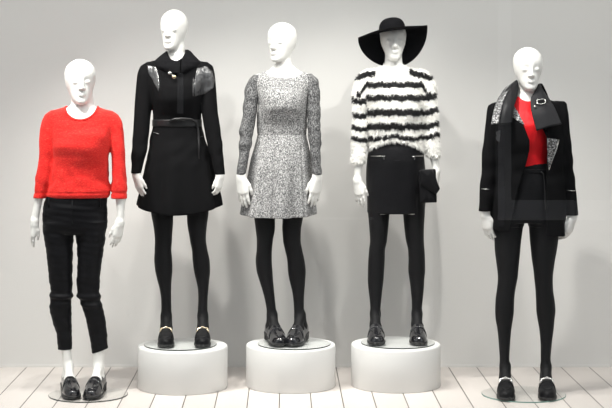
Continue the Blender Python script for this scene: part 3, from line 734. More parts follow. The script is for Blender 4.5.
# ================================================================== mannequin 3: grey dress
def mannequin_grey_dress():
    mn = Man('white mannequin in a long sleeved grey flecked dress with toes turned inwards', 288, 8.20, .2275)
    base_plate(mn, 294, -.09, .197)
    tor = mn.rows([(67,272,295,.054),(70,268,300,.058),(73,260,306.5,.064),(76.5,254,311.5,.072),(81,251.5,313.5,.082),(88,253.5,311.5,.100),(97,257,308.3,.118,-.010),(106,258,306.8,.123,-.013),(116,256.8,307,.110,-.005),
        (126,256.7,307,.095),(134,257.3,306.6,.091),(145,255,308.5,.106),(160,251,311,.128),(175,248.3,312.3,.143),(190,246,313.2,.152),(205,243,314,.158),(218,240.5,314.8,.162)])
    aL = A(mn, [(75,254,260),(80,248.5,262),(88,245.3,261),(96,244.5,259.5),(105,243.6,258),(115,242.6,256.3),(125,241,254.6),(131,239.8,254),(137,239.8,252.9),(145,239.3,251.5),(155,239.2,249.3),(165,238.2,247.6),(174,237,246.2)], .046, .034, .0, -.090)
    aR = A(mn, [(74,305,311.5),(80,303.5,317.8),(88,304.5,319.6),(96,306.2,320),(110,307,320),(125,307.3,320.3),(131,307.5,320.8),(140,308.5,320.5),(150,310,320),(160,311,320.5),(174,312,321.4)], .046, .034, .0, -.090)
    bL = A(mn, [(160,239.5,248),(173,238.2,245.6),(178,238.6,245)], .022, .018, -.078, -.092)
    bR = A(mn, [(160,312,320),(173,312.9,320.4),(178,313.2,319.8)], .022, .018, -.078, -.092)
    hip = mn.rows([(118,258,306,.088),(134,258.5,305.5,.086),(150,255.5,307,.10),(165,253.5,307.5,.11),(185,253,306,.105),(200,253.5,304.5,.095)])
    L = LG(mn, [(190,253,281),(205,253.4,278),(216,254,275.3),(230,255.7,274.8),(240,256.8,273),(250,256.6,272),(260,255.6,271.8),(270,256.4,272.4),(280,259,273),(290,262.2,274),(300,264.8,275),(310,266.6,276),(320,267.2,277.5),(329,266.5,279)])
    R = LG(mn, [(190,277,305),(205,280,304.5),(216,282.3,303.2),(230,282.3,301),(240,283,300.7),(250,285,302.3),(260,287.2,304.5),(270,287.8,305.8),(280,289.3,305.4),(290,291.8,304.6),(300,293.4,304),(310,294,304),(320,294,305.5),(329,293.5,307)])
    feet = [foot_at(mn, 272.3, .24), foot_at(mn, 300.6, -.27)]
    hands = [(wrist(mn,241.8,176,-.094), hand_R(-.62,-.10), 1, .175, .12), (wrist(mn,316.6,176,-.094), hand_R(.62,.12), -1, .170, .12)]
    neck = mn.rows([(50,276,291,.046,.012),(58,275.2,291,.050,.010),(64,274.5,292,.052,.008),(69,271,296,.052,.005),(73,266,300,.050,.003)])
    build_body(mn, [r for r in tor if r[0] > mn.z(130)], [(aL,bL),(aR,bR)], [L,R], feet, hands, dict(top=23.2, chin=62, cx=283, yaw=-.55, w=1.0, cy=.004, roll=-.05), neck, hips=hip, shrink=.006)
    build_tights(mn, [L,R], feet, mn.z(160), hips=mn.rows([(150,255.5,307,.10),(165,253.5,307.5,.11),(185,253,306,.105),(200,253.5,304.5,.095)]))
    fold = lambda th, Z: np.clip((mn.z(136)-Z)/.40, 0, 1)*(.055*np.sin(8*th+1.1)+.022*np.sin(13*th))
    fd = mn.field(mn.z(220), mn.z(60)); put(fd, Loft(tor, mod=fold), .01)
    X, Y, Z = fd.all(); fd.F += (.0022*np.exp(-((Z-mn.z(134.5))/.0035)**2)).astype(np.float32)
    for px, ph in ((275,0),(301,1)):             # sewn pleats down the skirt front
        xx = mn.x(px); w = np.clip((mn.z(140)-Z)/.06, 0, 1)
        fd.F += (.009*np.exp(-((X-xx-(mn.z(140)-Z)*.04*(1 if ph else -1))/.005)**2)*(Y < 0)*w).astype(np.float32)
    clip_below(fd, lambda X, Y: mn.z(214.5)-.010*np.clip(-Y/.15,-1,1)+0*X)
    hole = hole_fn(mn, 284.3, 68, 19.8, 9.0, .30)
    carve(fd, hole, mn.z(80)); dress = sdf_obj('dress', fd, 'grey_tweed', mn.root, 'grey flecked dress with a seam at the waist')
    for k, a in enumerate((aL, aR)):
        fs = mn.field(mn.z(178), mn.z(70)); put(fs, Loft(a, grow=.0008), .01)
        folds(fs, .0017, 31+k, 34, 48, mn.z(140), .07); folds(fs, .0010, 33+k, 30, 50)
        sdf_obj('sleeve', fs, 'grey_jersey', dress, 'darker grey wrinkled sleeve')
    for px, py in ((259.5,141),(304,142)):
        tube_obj('pocket_seam', [surf(tor, mn.x(px), mn.z(py), .002), surf(tor, mn.x(px-.3), mn.z(py+3), .002)], .0022, 'dark_ribbon', dress, 6)
    shoe(mn.root, feet[0][0], feet[0][1], 'patent_leather'); shoe(mn.root, feet[1][0], feet[1][1], 'patent_leather')
    return mn

# ================================================================== mannequin 4: striped fluffy jumper, hat
def yarn_mask(mn, V):
    px = HX+(V[:,0]+mn.X)*F_PX/(mn.D+V[:,1]); py = HY+(CAMZ-V[:,2]-mn.zb)*F_PX/(mn.D+V[:,1])
    wob = np.sin(px*.45)*.5+np.sin(px*1.3+1)*.35+np.sin(py*2+px*.9)*.2
    y = py+wob; blk = np.zeros(len(V), bool)
    arch = 9.5*np.clip((np.abs(px-394)-27)/7, 0, 1)**1.2
    mid = (px > 366.8) & (px < 422.3)
    for c, h in ((84.5,3.1),): blk |= (np.abs(y-c-arch) < h) & (np.abs(px-394) < 37)
    for c, h in ((97.5,3.1),(112,3.6),(126,3.6)): blk |= mid & (np.abs(y-c) < h)
    sag = 2.2*np.cos((px-394)*.19)*-1
    blk |= mid & (np.abs(y-137.3-sag*.6) < 2.5)
    lf = px <= 366.8; rt = px >= 422.3
    for c, h in ((101,2.9),(115.5,3.0),(128.3,2.7),(139.3,2.6)): blk |= lf & (np.abs(y-c-(px-360)*.12) < h)
    for c, h in ((96.5,3.3),(111.5,3.0),(125.3,3.0),(136.2,2.5)): blk |= rt & (np.abs(y-c+(px-430)*.25) < h)
    sh = 74.5-0*px
    blk |= (np.abs(y-73.5-(372-px)*.22) < 2.8) & (px < 376) & (px > 354.5)
    blk |= (np.abs(y-73.0-(px-414)*.30) < 2.8) & (px > 409) & (px < 432)
    return blk
def mannequin_striped_jumper():
    mn = Man('white mannequin in a wide brimmed black hat, fluffy striped jumper and leather miniskirt', 394, 8.25, .2275)
    base_plate(mn, 396.3, -.105, .200)
    tor = mn.rows([(63.5,385,402,.050),(66,382,405,.054),(68.5,377,411,.060),(71,370,417.5,.068),(74,364,423,.078),(80,361,426,.090),(88,362.5,425.5,.106),(98,365,423,.122,-.010),(110,366.5,422.3,.126,-.012),
        (122,367,422,.119,-.006),(134,367.5,422.3,.116),(145,368,423,.118),(154,368.5,423.5,.116)])
    aL = A(mn, [(69.5,366,372),(74,359.3,374),(82,355,373),(90,353.8,371),(100,353.5,369),(115,353.4,367.5),(128,353,367),(140,352.4,366.8),(150,351.8,365.8),(158,351.8,364.8),(163,352.6,363.6)], .048, .036)
    aR = A(mn, [(69,416,422),(74,414.5,429.5),(82,416,433.8),(92,418.5,435.4),(105,421,436.6),(118,422,437.4),(130,422,438),(140,422.8,438.5),(150,425,439),(156.5,427.5,439)], .048, .036)
    bL = A(mn, [(150,353.5,363.5),(164,353.8,362.8),(174,354,361.3),(181,354.3,360.5)], .026, .019, -.016, -.024)
    bR = A(mn, [(143,428,438),(156,429.3,438.2),(165,431.2,438.6),(172,432.2,438.6)], .026, .019, -.016, -.024)
    hip = mn.rows([(134,371,420.5,.098),(140,370.5,421,.098),(150,368.7,423.3,.108),(156,367.7,424.2,.112),(170,367,425.2,.117,.004),(185,366.6,425.5,.118,.006),(200,367,425.3,.114,.004),(213,367.3,424.7,.110)])
    L = LG(mn, [(190,367.5,396),(205,367.8,391.5),(214,368,389.5),(225,369,388.5),(240,370,387),(250,369,385),(260,368.3,384.8),(270,368,384.3),(280,368,383.8),(290,368.6,382.6),(300,369.8,381.5),(310,370.5,380.6),(320,370.8,380.2),(327,370,381)])
    R = LG(mn, [(190,396.5,424.5),(205,401,424.8),(214,403,424.7),(225,404,424),(240,405.8,423.8),(250,408,424.5),(260,408.5,425),(270,408.4,425.3),(280,409.8,424.6),(290,411,424),(300,411.8,423),(310,412,422),(320,412,422),(327,411.5,423)])
    feet = [foot_at(mn, 375.3, -.02), foot_at(mn, 417, -.03)]
    hands = [(wrist(mn,357.3,180,-.024), hand_R(-.62,-.12), 1, .155, .15), (wrist(mn,435.6,171.5,-.024), hand_R(1.25,.05), -1, .145, .28)]
    neck = mn.rows([(48,386,401.5,.045,.012),(56,385.3,402,.050,.010),(63,384.6,402.6,.050,.008),(67.5,380,407,.052,.005),(72,373,414,.054,.003)])
    build_body(mn, [r for r in tor if r[0] > mn.z(140)], [(aL,bL),(aR,bR)], [L,R], feet, hands, dict(top=22, chin=60.5, cx=393.2, yaw=.03, w=.95, cy=.006, pitch=.0), neck, hips=hip, shrink=.009)
    build_tights(mn, [L,R], feet, mn.z(195))
    # skirt
    fd = mn.field(mn.z(216), mn.z(132)); put(fd, Loft(hip, grow=.0015), .008); folds(fd, .0007, 41, 25, 18)
    clip_below(fd, lambda X, Y: mn.z(213)+0*X+0*Y)
    skirt = sdf_obj('skirt', fd, 'black_lambskin', mn.root, 'black leather miniskirt')
    for a, b, pl in ((370.5,384,382.5),(423.5,411,413)):
        tube_obj('zip', [surf(hip, mn.x(a+(b-a)*t), mn.z(155.8-.3*math.sin(3*t)), .003) for t in np.linspace(0,1,7)], .0017, 'silver_metal', skirt, 8)
        p = surf(hip, mn.x(pl), mn.z(156), .006)
        z_ = bm_obj('zip_pull', box_bm(p[0]-.0045, p[0]+.0045, p[1]-.003, p[1], p[2]-.016, p[2]), 'silver_metal', skirt, bev=.0008)
    yz = mn.z(159.5)
    shell_part('yoke_seam', fd, .0014, .001, lambda X, Y, Z: (np.abs(Z-yz)-.0022+0*X+0*Y).astype(np.float32), 'dark_ribbon', skirt)
    # jumper
    fd = mn.field(mn.z(170), mn.z(52)); put(fd, Loft(tor), .01)
    for a in (aL, aR): put(fd, Loft(a, grow=.001), .016)
    folds(fd, .0013, 43, 30, 40)
    clip_below(fd, lambda X, Y: np.where(np.abs(X-mn.x(394.5)) < 28.5*mn.D/F_PX, mn.z(140.6)-.062*np.minimum(1.,np.abs((X-mn.x(394.5))/(27*mn.D/F_PX))**2.2), -1)+0*Y)
    carve(fd, hole_fn(mn, 393.7, 60, 11.8, 9.0, .20), mn.z(72))
    V, Q = nets(fd); V = relaxVQ(V, Q)
    # fluff: short tapering tufts rooted on the knitted surface, part of the same mesh
    nrm = np.zeros_like(V); fn = np.cross(V[Q[:,2]]-V[Q[:,0]], V[Q[:,3]]-V[Q[:,1]])
    for a in range(4): np.add.at(nrm, Q[:,a], fn)
    nrm /= np.linalg.norm(nrm, axis=1, keepdims=True)+1e-12
    nt = 34000; pick = rng.integers(0, len(V), nt); pick = pick[(V[pick,1] < .06)]; nt = len(pick)
    B = V[pick]+rng.normal(0, .0015, (nt,3)); n = nrm[pick]
    d = n*rng.uniform(.45,.95,(nt,1))+np.array([0,0,-1.])*rng.uniform(.35,1.0,(nt,1))+rng.normal(0,.30,(nt,3)); d /= np.linalg.norm(d,axis=1,keepdims=True)
    ln = rng.uniform(.009,.019,(nt,1)); sd = np.cross(d, n+rng.normal(0,.3,(nt,3))); sd /= np.linalg.norm(sd,axis=1,keepdims=True)+1e-9
    wv = rng.uniform(.0010,.0018,(nt,1)); mid = B+d*ln*.55; tip = B+(d*.85+np.array([0,0,-.25]))*ln
    TV = np.concatenate([B-sd*wv, B+sd*wv, mid+sd*wv*.7, mid-sd*wv*.7, tip+sd*wv*.12, tip-sd*wv*.12]); i0 = np.arange(nt)+len(V)
    TQ = np.concatenate([np.stack([i0, i0+nt, i0+2*nt, i0+3*nt],1), np.stack([i0+3*nt, i0+2*nt, i0+4*nt, i0+5*nt],1)])
    base_m = yarn_mask(mn, V); tm = base_m[pick]; cw = np.array([.92,.91,.88,1]); cb = np.array([.012,.012,.013,1])
    colr = np.where(np.concatenate([base_m, np.tile(tm, 6)])[:,None], cb, cw)
    j = mesh_np('jumper', np.concatenate([V, TV]), np.concatenate([Q, TQ]), 'fluffy_stripes', mn.root, label='fluffy jumper with black and white stripes')
    at = j.data.color_attributes.new('yarn', 'FLOAT_COLOR', 'POINT'); at.data.foreach_set('color', colr.astype(np.float32).ravel())
    # hat
    D = mn.D; hx, hz = mn.x(392.6), mn.z(31.2)
    Rh = Matrix.Rotation(-.13,3,'Y') @ Matrix.Rotation(-.02,3,'X')
    hc = Vector((hx, .010, hz)); ex, ey = .0745, .100
    def HT(p): return tuple(hc+Rh @ Vector(p))
    cpro = [(1.0,0),(.995,.014),(.96,.029),(.89,.044),(.78,.0565),(.63,.066),(.44,.0725),(.22,.0755),(0,.0765)]
    bm = bmesh.new(); rings = []
    for r, z in cpro:
        rings.append([bm.verts.new(HT((ex*r*math.cos(a), ey*r*math.sin(a), z-.012*(1-r)*0))) for a in np.linspace(0,2*math.pi,64,endpoint=False)] if r > 0 else [bm.verts.new(HT((0,0,z)))])
    inner = [[bm.verts.new(HT((ex*.95*r*math.cos(a), ey*.95*r*math.sin(a), z*.95))) for a in np.linspace(0,2*math.pi,64,endpoint=False)] if r > 0 else [bm.verts.new(HT((0,0,z*.95)))] for r, z in cpro]
    for rs in (rings, inner):
        for a, b in zip(rs, rs[1:]):
            for k in range(64):
                if len(b) == 1: bm.faces.new((a[k], a[(k+1) % 64], b[0]))
                else: bm.faces.new((a[k], a[(k+1) % 64], b[(k+1) % 64], b[k]))
    for k in range(64): bm.faces.new((rings[0][k], rings[0][(k+1) % 64], inner[0][(k+1) % 64], inner[0][k]))
    bmesh.ops.recalc_face_normals(bm, faces=bm.faces[:])
    hat = bm_obj('hat', bm, 'black_felt', mn.root, smooth=True, label='black wide brimmed floppy felt hat')
    nr, na = 22, 120; Rb = .196; ctrl = np.zeros((nr, na+1, 3))
    ss = np.linspace(0, 1.3, 400); th = 1.42*(1-np.exp(-ss/.16))
    yy = np.cumsum(np.cos(th))*(ss[1]-ss[0]); zz = -np.cumsum(np.sin(th))*(ss[1]-ss[0])
    for i in range(nr):
        t = i/(nr-1)
        for k in range(na+1):
            a = 2*math.pi*k/na; rx = ex*.97+(Rb-ex)*t; ry = ey*.97+(Rb+.004-ey)*t
            x = rx*math.cos(a); y = ry*math.sin(a); z = .004*math.sin(3*a+.5)*t
            s_ = y/Rb+.10*t
            if s_ > 0: z += float(np.interp(s_, ss, zz))*Rb; y = float(np.interp(s_, ss, yy))*Rb-.10*t*Rb
            else: z += .006*t
            z -= .030*max(0, -math.cos(a))**2*t*t*.5
            ctrl[i,k] = HT((x, y, z))
    V = ctrl.reshape(-1,3); o = len(V); du = np.gradient(ctrl, axis=0); dv = np.gradient(ctrl, axis=1); N = np.cross(du, dv); N /= np.linalg.norm(N,axis=2,keepdims=True)+1e-12
    VV = np.concatenate([(ctrl+N*.0016).reshape(-1,3), (ctrl-N*.0016).reshape(-1,3)]); Qs = []
    for i in range(nr-1):
        for k in range(na):
            a = i*(na+1)+k; Qs += [(a, a+na+1, a+na+2, a+1), (o+a, o+a+1, o+a+na+2, o+a+na+1)]
    for k in range(na):
        a = (nr-1)*(na+1)+k; Qs.append((a, o+a, o+a+1, a+1)); Qs.append((k, k+1, o+k+1, o+k))
    mesh_np('brim', VV, Qs, 'black_felt', hat)
    bp = []; bm = bmesh.new(); r0 = []
    for z in (.004,.016):
        for g in (1.015,1.045): r0.append([bm.verts.new(HT((ex*g*math.cos(a), ey*g*math.sin(a), z))) for a in np.linspace(0,2*math.pi,64,endpoint=False)])
    for a, b in ((0,1),(1,3),(3,2),(2,0)):
        for k in range(64): bm.faces.new((r0[a][k], r0[a][(k+1) % 64], r0[b][(k+1) % 64], r0[b][k]))
    bmesh.ops.recalc_face_normals(bm, faces=bm.faces[:]); bm_obj('hat_band', bm, 'shiny_leather', hat, smooth=True, label='shiny hat band')
    tube_obj('band_buckle', [HT((ex*1.06*math.cos(a), ey*1.06*math.sin(a), .011)) for a in np.linspace(-2.0,-1.25,8)], .0022, 'silver_metal', hat, 8)
    shoe(mn.root, feet[0][0], feet[0][1], 'patent_leather'); shoe(mn.root, feet[1][0], feet[1][1], 'patent_leather')
    # handbag held against the skirt: a thing of its own
    bagroot = empty('handbag', (mn.X+mn.x(425), mn.D-.13, mn.zb+mn.z(201)), 'small black clutch bag held in the hand beside the leather miniskirt', 'handbag')
    bx, by, bz = bagroot.location
    def BL(px, py, y): return (mn.X+mn.x(px)-bx, y, mn.zb+mn.z(py)-bz)
    def soft(pts, t0, name, mat, par, cy=0., label=None):
        f = Field((-.09,-.07,-.03),(.10,.07,.27), .003); X, Y, Z = f.all(); P = [(BL(a,b,0)[0], BL(a,b,0)[2]) for a, b in pts]
        d2 = poly_prism(P)(X, np.zeros((1,f.n[1],1)), Z); f.F = (np.maximum(d2, 0)**2+np.maximum(np.abs(Y-cy)-t0, 0)**2)**.5-.004+np.minimum(np.maximum(d2, np.abs(Y-cy)-t0), 0)
        bulge = np.clip(-d2/.03, 0, 1)*.006; f.F = (f.F-bulge).astype(np.float32)
        return sdf_obj(name, f, mat, par, label)
    soft([(417,170),(432.5,168.5),(433.5,200),(418.5,200.5)], .014, 'bag_body', 'black_lambskin', bagroot)
    soft([(418.5,169),(429,168.5),(436.3,187),(433,192),(419,182)], .002, 'flap', 'black_lambskin', bagroot, -.026)
    tube_obj('flap_edge', [BL(a,b,-.030) for a, b in ((429,168.6),(431.5,174),(434,181),(436.3,187))], .0035, 'black_lambskin', bagroot, 8)
    return mn

# ================================================================== mannequin 5: open black jacket
def mannequin_open_jacket():
    mn = Man('white mannequin in an open black jacket over a bright red top and black shorts', 524, 7.89, 0., half=.32)
    base_plate(mn, 523.3, -.01, .219, 'rim_green')
    tor = mn.rows([(97,516,541,.062),(100,506,550,.074),(103,495,560,.084),(108,492,563,.094),(115,491,564,.112),(125,492,563,.138,-.010),(140,493,563,.144,-.012),(155,493.5,564,.134,-.006),(170,493.5,565,.130),(185,492.5,566,.132),
        (200,491.3,566,.140),(215,490.5,566,.146),(226,490,565.4,.150),(240,490,566,.152)])
    aL = A(mn, [(103.2,492,500),(106,488,503),(115,486.4,504),(130,484.7,503),(145,483,500),(155,481.8,498),(170,481,497),(185,479.7,495),(200,479,492.3),(211,478,490.3)], .052, .038)
    aR = A(mn, [(101.3,556,564.5),(104.6,553,567),(115,554,568.4),(130,556,569.4),(145,558,571),(160,560,572.3),(175,562,573.8),(190,563.5,575.3),(203,564.5,576.5),(215,565.5,577.5)], .052, .038)
    bL = A(mn, [(198,481,490),(210,480.4,488.8),(216,480.8,487.8)], .022, .019, -.018, -.022)
    bR = A(mn, [(202,567,576),(214,567.2,576),(219,567.8,575.2)], .022, .019, -.018, -.022)
    tin = mn.rows([(96,517,537.5,.054),(99,511,544,.060),(102,502,553,.066),(110,497,557,.084),(118,498,556,.104,-.006),(126,500,554.5,.116,-.012),(140,503.5,551,.112,-.008),(155,506,549,.098),(169,506.5,548.5,.094)])
    hip = mn.rows([(163,507,548.3,.094),(175,503,552,.100),(190,498,556,.110,.004),(205,494.5,559.3,.115,.006),(216,492.8,560,.113,.006),(222,493,559.8,.108,.004)])
    L = LG(mn, [(205,493,527),(215,492.6,525.5),(226,493,523),(240,494.5,521),(250,494.8,520),(260,496,519),(275,497.8,517.6),(290,496.8,515),(300,495.5,514),(310,495.2,513.8),(320,496,513),(330,498,511.7),(345,499.3,510.3),(360,500,509.5),(372,500,510.5),(380,499,511.5)])
    R = LG(mn, [(205,526,560),(215,527.3,560),(226,529,559.3),(240,530,558),(250,531,556.5),(260,532,554.6),(275,534,552.6),(290,535.5,552.8),(300,536,554.3),(310,536.4,555.3),(320,538,554.6),(330,540,554),(345,541.2,552),(360,541.2,550.8),(372,541,551.3),(380,540,552.3)])
    feet = [foot_at(mn, 505.3, -.12), foot_at(mn, 546, -.12)]
    hands = [(wrist(mn,484.3,214), hand_R(-.75,-.20), 1, .150, .20), (wrist(mn,571.5,217.5), hand_R(.8,.30), -1, .150, .50)]
    neck = mn.rows([(76,519.5,535.5,.046,.012),(84,519,536,.050,.010),(91,518.3,536.5,.052,.008),(96,515.5,540,.056,.005),(101,506,549,.060,.003)])
    build_body(mn, tin, [(aL,bL),(aR,bR)], [L,R], feet, hands, dict(top=48.2, chin=89.5, cx=527.8, yaw=.04, w=1.02, cy=.004, pitch=.05), neck, hips=hip, shrink=.007)
    build_tights(mn, [L,R], feet, mn.z(212))
    P = lambda pts: [mn.at(a, b, -.13)[::2] for a, b in pts]
    fr = mn.field(mn.z(172), mn.z(88)); put(fr, Loft(tin, grow=.001), .006); folds(fr, .0016, 51, 30, 8)
    carve(fr, hole_fn(mn, 526.5, 93, 8.8, 7.0, .35), mn.z(102)); sdf_obj('top', fr, 'red_jersey', mn.root, 'bright red round necked top')
    fs = mn.field(mn.z(230), mn.z(160)); put(fs, Loft(hip, grow=.002), .006)
    for l in (L, R): put(fs, Loft([(z,cx,cy,rx+.004,ry+.008) for z,cx,cy,rx,ry in l if z > mn.z(245)]), .008)
    clip_below(fs, lambda X, Y: mn.z(226.5)+0*X+0*Y); folds(fs, .0006, 52, 20, 20)
    shorts = sdf_obj('shorts', fs, 'black_lambskin', mn.root, 'black leather shorts')
    tube_obj('drawstring', [surf(hip, mn.x(a), mn.z(b), .008) for a, b in ((538,171),(540.5,173),(541.5,184),(541.8,196),(542,208))], .0035, 'dark_ribbon', shorts, 8)
    zw = mn.z(170.5); shell_part('waistband', fs, .003, .002, lambda X, Y, Z: (np.abs(Z-zw)-.012+0*X+0*Y).astype(np.float32), 'black_lambskin', shorts)
    # jacket
    fd = mn.field(mn.z(240), mn.z(90)); put(fd, Loft(tor, mod=lambda th, Z: np.clip((mn.z(170)-Z)/.35, 0, 1)*.02*np.sin(9*th+.4)), .01)
    for a in (aL, aR): put(fd, Loft(a), .014)
    folds(fd, .0013, 53, 26, 34, mn.z(170), .15)
    solid = fd.copy()
    carve(fd, poly_prism(P([(510,92),(538,92),(539,112),(541,126),(546,136),(547.5,152),(547,170),(546.3,200),(546,245),(508,245),(516,200),(521.5,180),(526,165),(529.4,150),(529,140),(524,127),(519,113),(514,100)]), y1=.06), k=.006)
    carve(fd, hole_fn(mn, 527, 90, 13, 13, .40), mn.z(104))
    inn = Loft([(z,cx,cy,rx,ry) for z,cx,cy,rx,ry in tor], grow=-.012)
    hol = mn.field(mn.z(240), mn.z(90)); put(hol, inn, .01); fd.F = np.maximum(fd.F, -hol.F)   # a hollow jacket, 12 mm of cloth
    clip_below(fd, lambda X, Y: mn.z(229)-(X-mn.x(490))*.09+.045*(Y > .02))
    jac = sdf_obj('jacket', fd, 'black_wool', mn.root, 'black tailored jacket')
    shell_part('facing', solid, .003, .006, poly_prism(P([(546.5,138),(553,138.5),(559.8,139.5),(556.5,150),(552.5,160),(549,170),(547.6,158)]), y1=0.), 'silver_leather', jac, 'silver leather inner facing')
    shell_part('button_band', solid, .003, .006, poly_prism(P([(497.5,126),(505,126),(505.5,165),(507,200),(506,228),(499,228),(498,165)]), y1=0.), 'black_boucle', jac)
    shell_part('inner_facing', solid, .007, .002, poly_prism(P([(512.5,107),(515.5,106),(520,114),(524.5,125.5),(519,122),(513,117)]), y1=0.), 'silver_leather', jac, 'silver leather inside of the collar')
    def C(g): return [[mn.at(a, b, y) for a, b, y in row] for row in g]
    right = C([[(538,87,-.040),(540,83.5,-.010),(543,91,.020)],[(531,98,-.088),(541.5,95,-.070),(550,100.5,-.035)],[(531.5,112,-.142),(544,110,-.148),(556,111.5,-.115)],[(536.5,131,-.172),(548,127,-.178),(561.5,124,-.150)]])
    patch('lapel', right, 'grey_leather', jac, .006, 30, 24, 'wide soft dark grey leather lapel')
    left = C([[(518.5,86,-.036),(517,80.5,-.012),(511,84.5,.010)],[(517,97,-.086),(508.5,93,-.078),(499.5,97,-.045)],[(513.5,109,-.140),(505,108.5,-.148),(494.5,111,-.118)],[(512,123,-.170),(502,124.5,-.178),(491.7,124.5,-.152)]])
    patch('collar', left, 'black_lambskin', jac, .006, 30, 24, 'upturned black leather collar')
    strip = C([[(514.5,83.5,-.026),(510.5,85.5,-.010)],[(505.5,95.5,-.090),(499.5,98,-.064)],[(501,109.5,-.160),(494.5,111.5,-.136)],[(498.5,123.6,-.190),(491.8,124,-.170)]])
    patch('collar_trim', strip, 'silver_leather', jac, .006, 30, 12, 'crinkled silver leather collar edge')
    edge = [(512,83.3,.006),(505.5,88,-.02),(499,97.3,-.048),(496,104,-.09),(494,111,-.122),(492.5,118,-.145),(491.4,124.8,-.158)]
    tube_obj('collar_piping', catmull(np.array([mn.at(a, b, y) for a, b, y in edge]), np.linspace(0,6,26)), .0022, 'silver_leather', jac, 8)
    tube_obj('facing_piping', [surf(tor, mn.at(a, b, -.13)[0], mn.at(a, b, -.13)[2], .004) for a, b in ((560,139.5),(556.8,150),(552.8,160),(549.3,170))], .002, 'silver_metal', jac, 8)
    back = C([[(516.5,80.8,-.010),(514,83,.045),(527,84,.092),(541,84,.045),(540.5,83.7,-.008)],[(512,90,-.01),(511,92,.05),(527,92,.098),(544,92,.05),(545,90,-.01)],[(507,100,-.01),(509,101,.05),(527,101,.09),(546,101,.05),(549,100,-.01)]])
    patch('collar_stand', back, 'black_wool', jac, .006, 20, 40)
    # buckled tab on the right lapel, button on the left band
    fr_ = [mn.at(537, 100, -.128), mn.at(544, 99.4, -.122), mn.at(545.2, 102.8, -.134), mn.at(538, 104, -.142)]
    loop = catmull(np.array(fr_+fr_[:1]), np.linspace(0,4,25))[:-1]
    tube_obj('buckle', loop, .0024, 'silver_metal', jac, 8, True)
    patch('buckle_tab', [[mn.at(535,100.8,-.118),mn.at(541,100.4,-.120),mn.at(547.5,100.2,-.085)],[mn.at(535.5,103.2,-.132),mn.at(541.5,102.8,-.134),mn.at(548,102.6,-.095)]], 'black_lambskin', jac, .004, 8, 16)
    bm = bmesh.new(); bmesh.ops.create_icosphere(bm, subdivisions=2, radius=.006); bmesh.ops.translate(bm, verts=bm.verts[:], vec=mn.at(534.8, 106.5, -.146))
    bm_obj('stud', bm, 'silver_metal', jac, smooth=True)
    for k, (a, b) in enumerate(((500.3,133.8),(500.2,138.5))):
        p = surf(tor, mn.at(a, b, -.13)[0], mn.at(a, b, -.13)[2], .010); bm = lathe_bm([(0,-.002),(.013,-.003),(.0155,0),(.014,.003),(.010,.002),(0,.001)], 28)
        bmesh.ops.rotate(bm, verts=bm.verts[:], matrix=Matrix.Rotation(math.pi/2,3,'X')); bmesh.ops.translate(bm, verts=bm.verts[:], vec=p)
        bm_obj('button', bm, 'button_horn', jac, smooth=True)
    for rows_, a, b, yy in ((aL,480.2,488,188.3),(aR,562.8,574.2,189.8)):
        tube_obj('cuff_zip', [surf(rows_, mn.x(a+(b-a)*t), mn.z(yy+.4*t), .002) for t in (0,.25,.5,.75,1)], .0013, 'silver_metal', jac, 6)
    shoe(mn.root, feet[0][0], feet[0][1], 'black_lambskin', 'silver_metal', .98, 'black leather loafer'); shoe(mn.root, feet[1][0], feet[1][1], 'black_lambskin', 'silver_metal', .98, 'black leather loafer')
    return mn

mannequin_red_jumper(); mannequin_black_coat(); mannequin_grey_dress(); mannequin_striped_jumper(); mannequin_open_jacket()

# ------------------------------------------------------------------ plinths
for cx, D, lab in ((182.7,8.105,'round white plinth under the mannequin in the black coat'), (290.8,8.145,'round white plinth under the mannequin in the grey dress'), (395.8,8.16,'round white plinth under the mannequin with the hat and striped jumper')):
    R = .2425
    o = bm_obj('plinth', lathe_bm([(0,.0005),(R-.003,.0005),(R,.003),(R,.2155),(R-.003,.2245),(R-.009,.2275),(0,.2275)], 128), 'plinth_white', smooth=False)
    for p in o.data.polygons: p.use_smooth = abs(p.normal.z) < .99
    o.location = ((cx-HX)*D/F_PX, D, 0); tag(o, lab, 'plinth', 'round white plinths')

# ------------------------------------------------------------------ the display box
def S(name, bm, mat, loc=(0,0,0)):
    o = bm_obj(name, bm, mat); o.location = loc; return tag(o, kind='structure')
WX = 3.2; FY = 6.75; HC = 3.3
S('floor', box_bm(-WX, WX, FY, WALL_Y, -.06, 0), 'floor_boards')
S('wall_back', box_bm(-WX, WX, WALL_Y, WALL_Y+.1, 0, HC), 'wall_paint')
S('wall_left', box_bm(-WX-.1, -WX, FY, WALL_Y+.1, 0, HC), 'wall_paint')
S('wall_right', box_bm(WX, WX+.1, FY, WALL_Y+.1, 0, HC), 'wall_paint')
S('ceiling', box_bm(-WX-.1, WX+.1, FY, WALL_Y+.1, HC, HC+.1), 'ceiling_paint')
S('baseboard_back', box_bm(-WX, WX, WALL_Y-.006, WALL_Y, .0, .012), 'wall_paint')
S('window_1', box_bm(-WX, WX, FY-.012, FY, -.05, HC), 'window_glass')
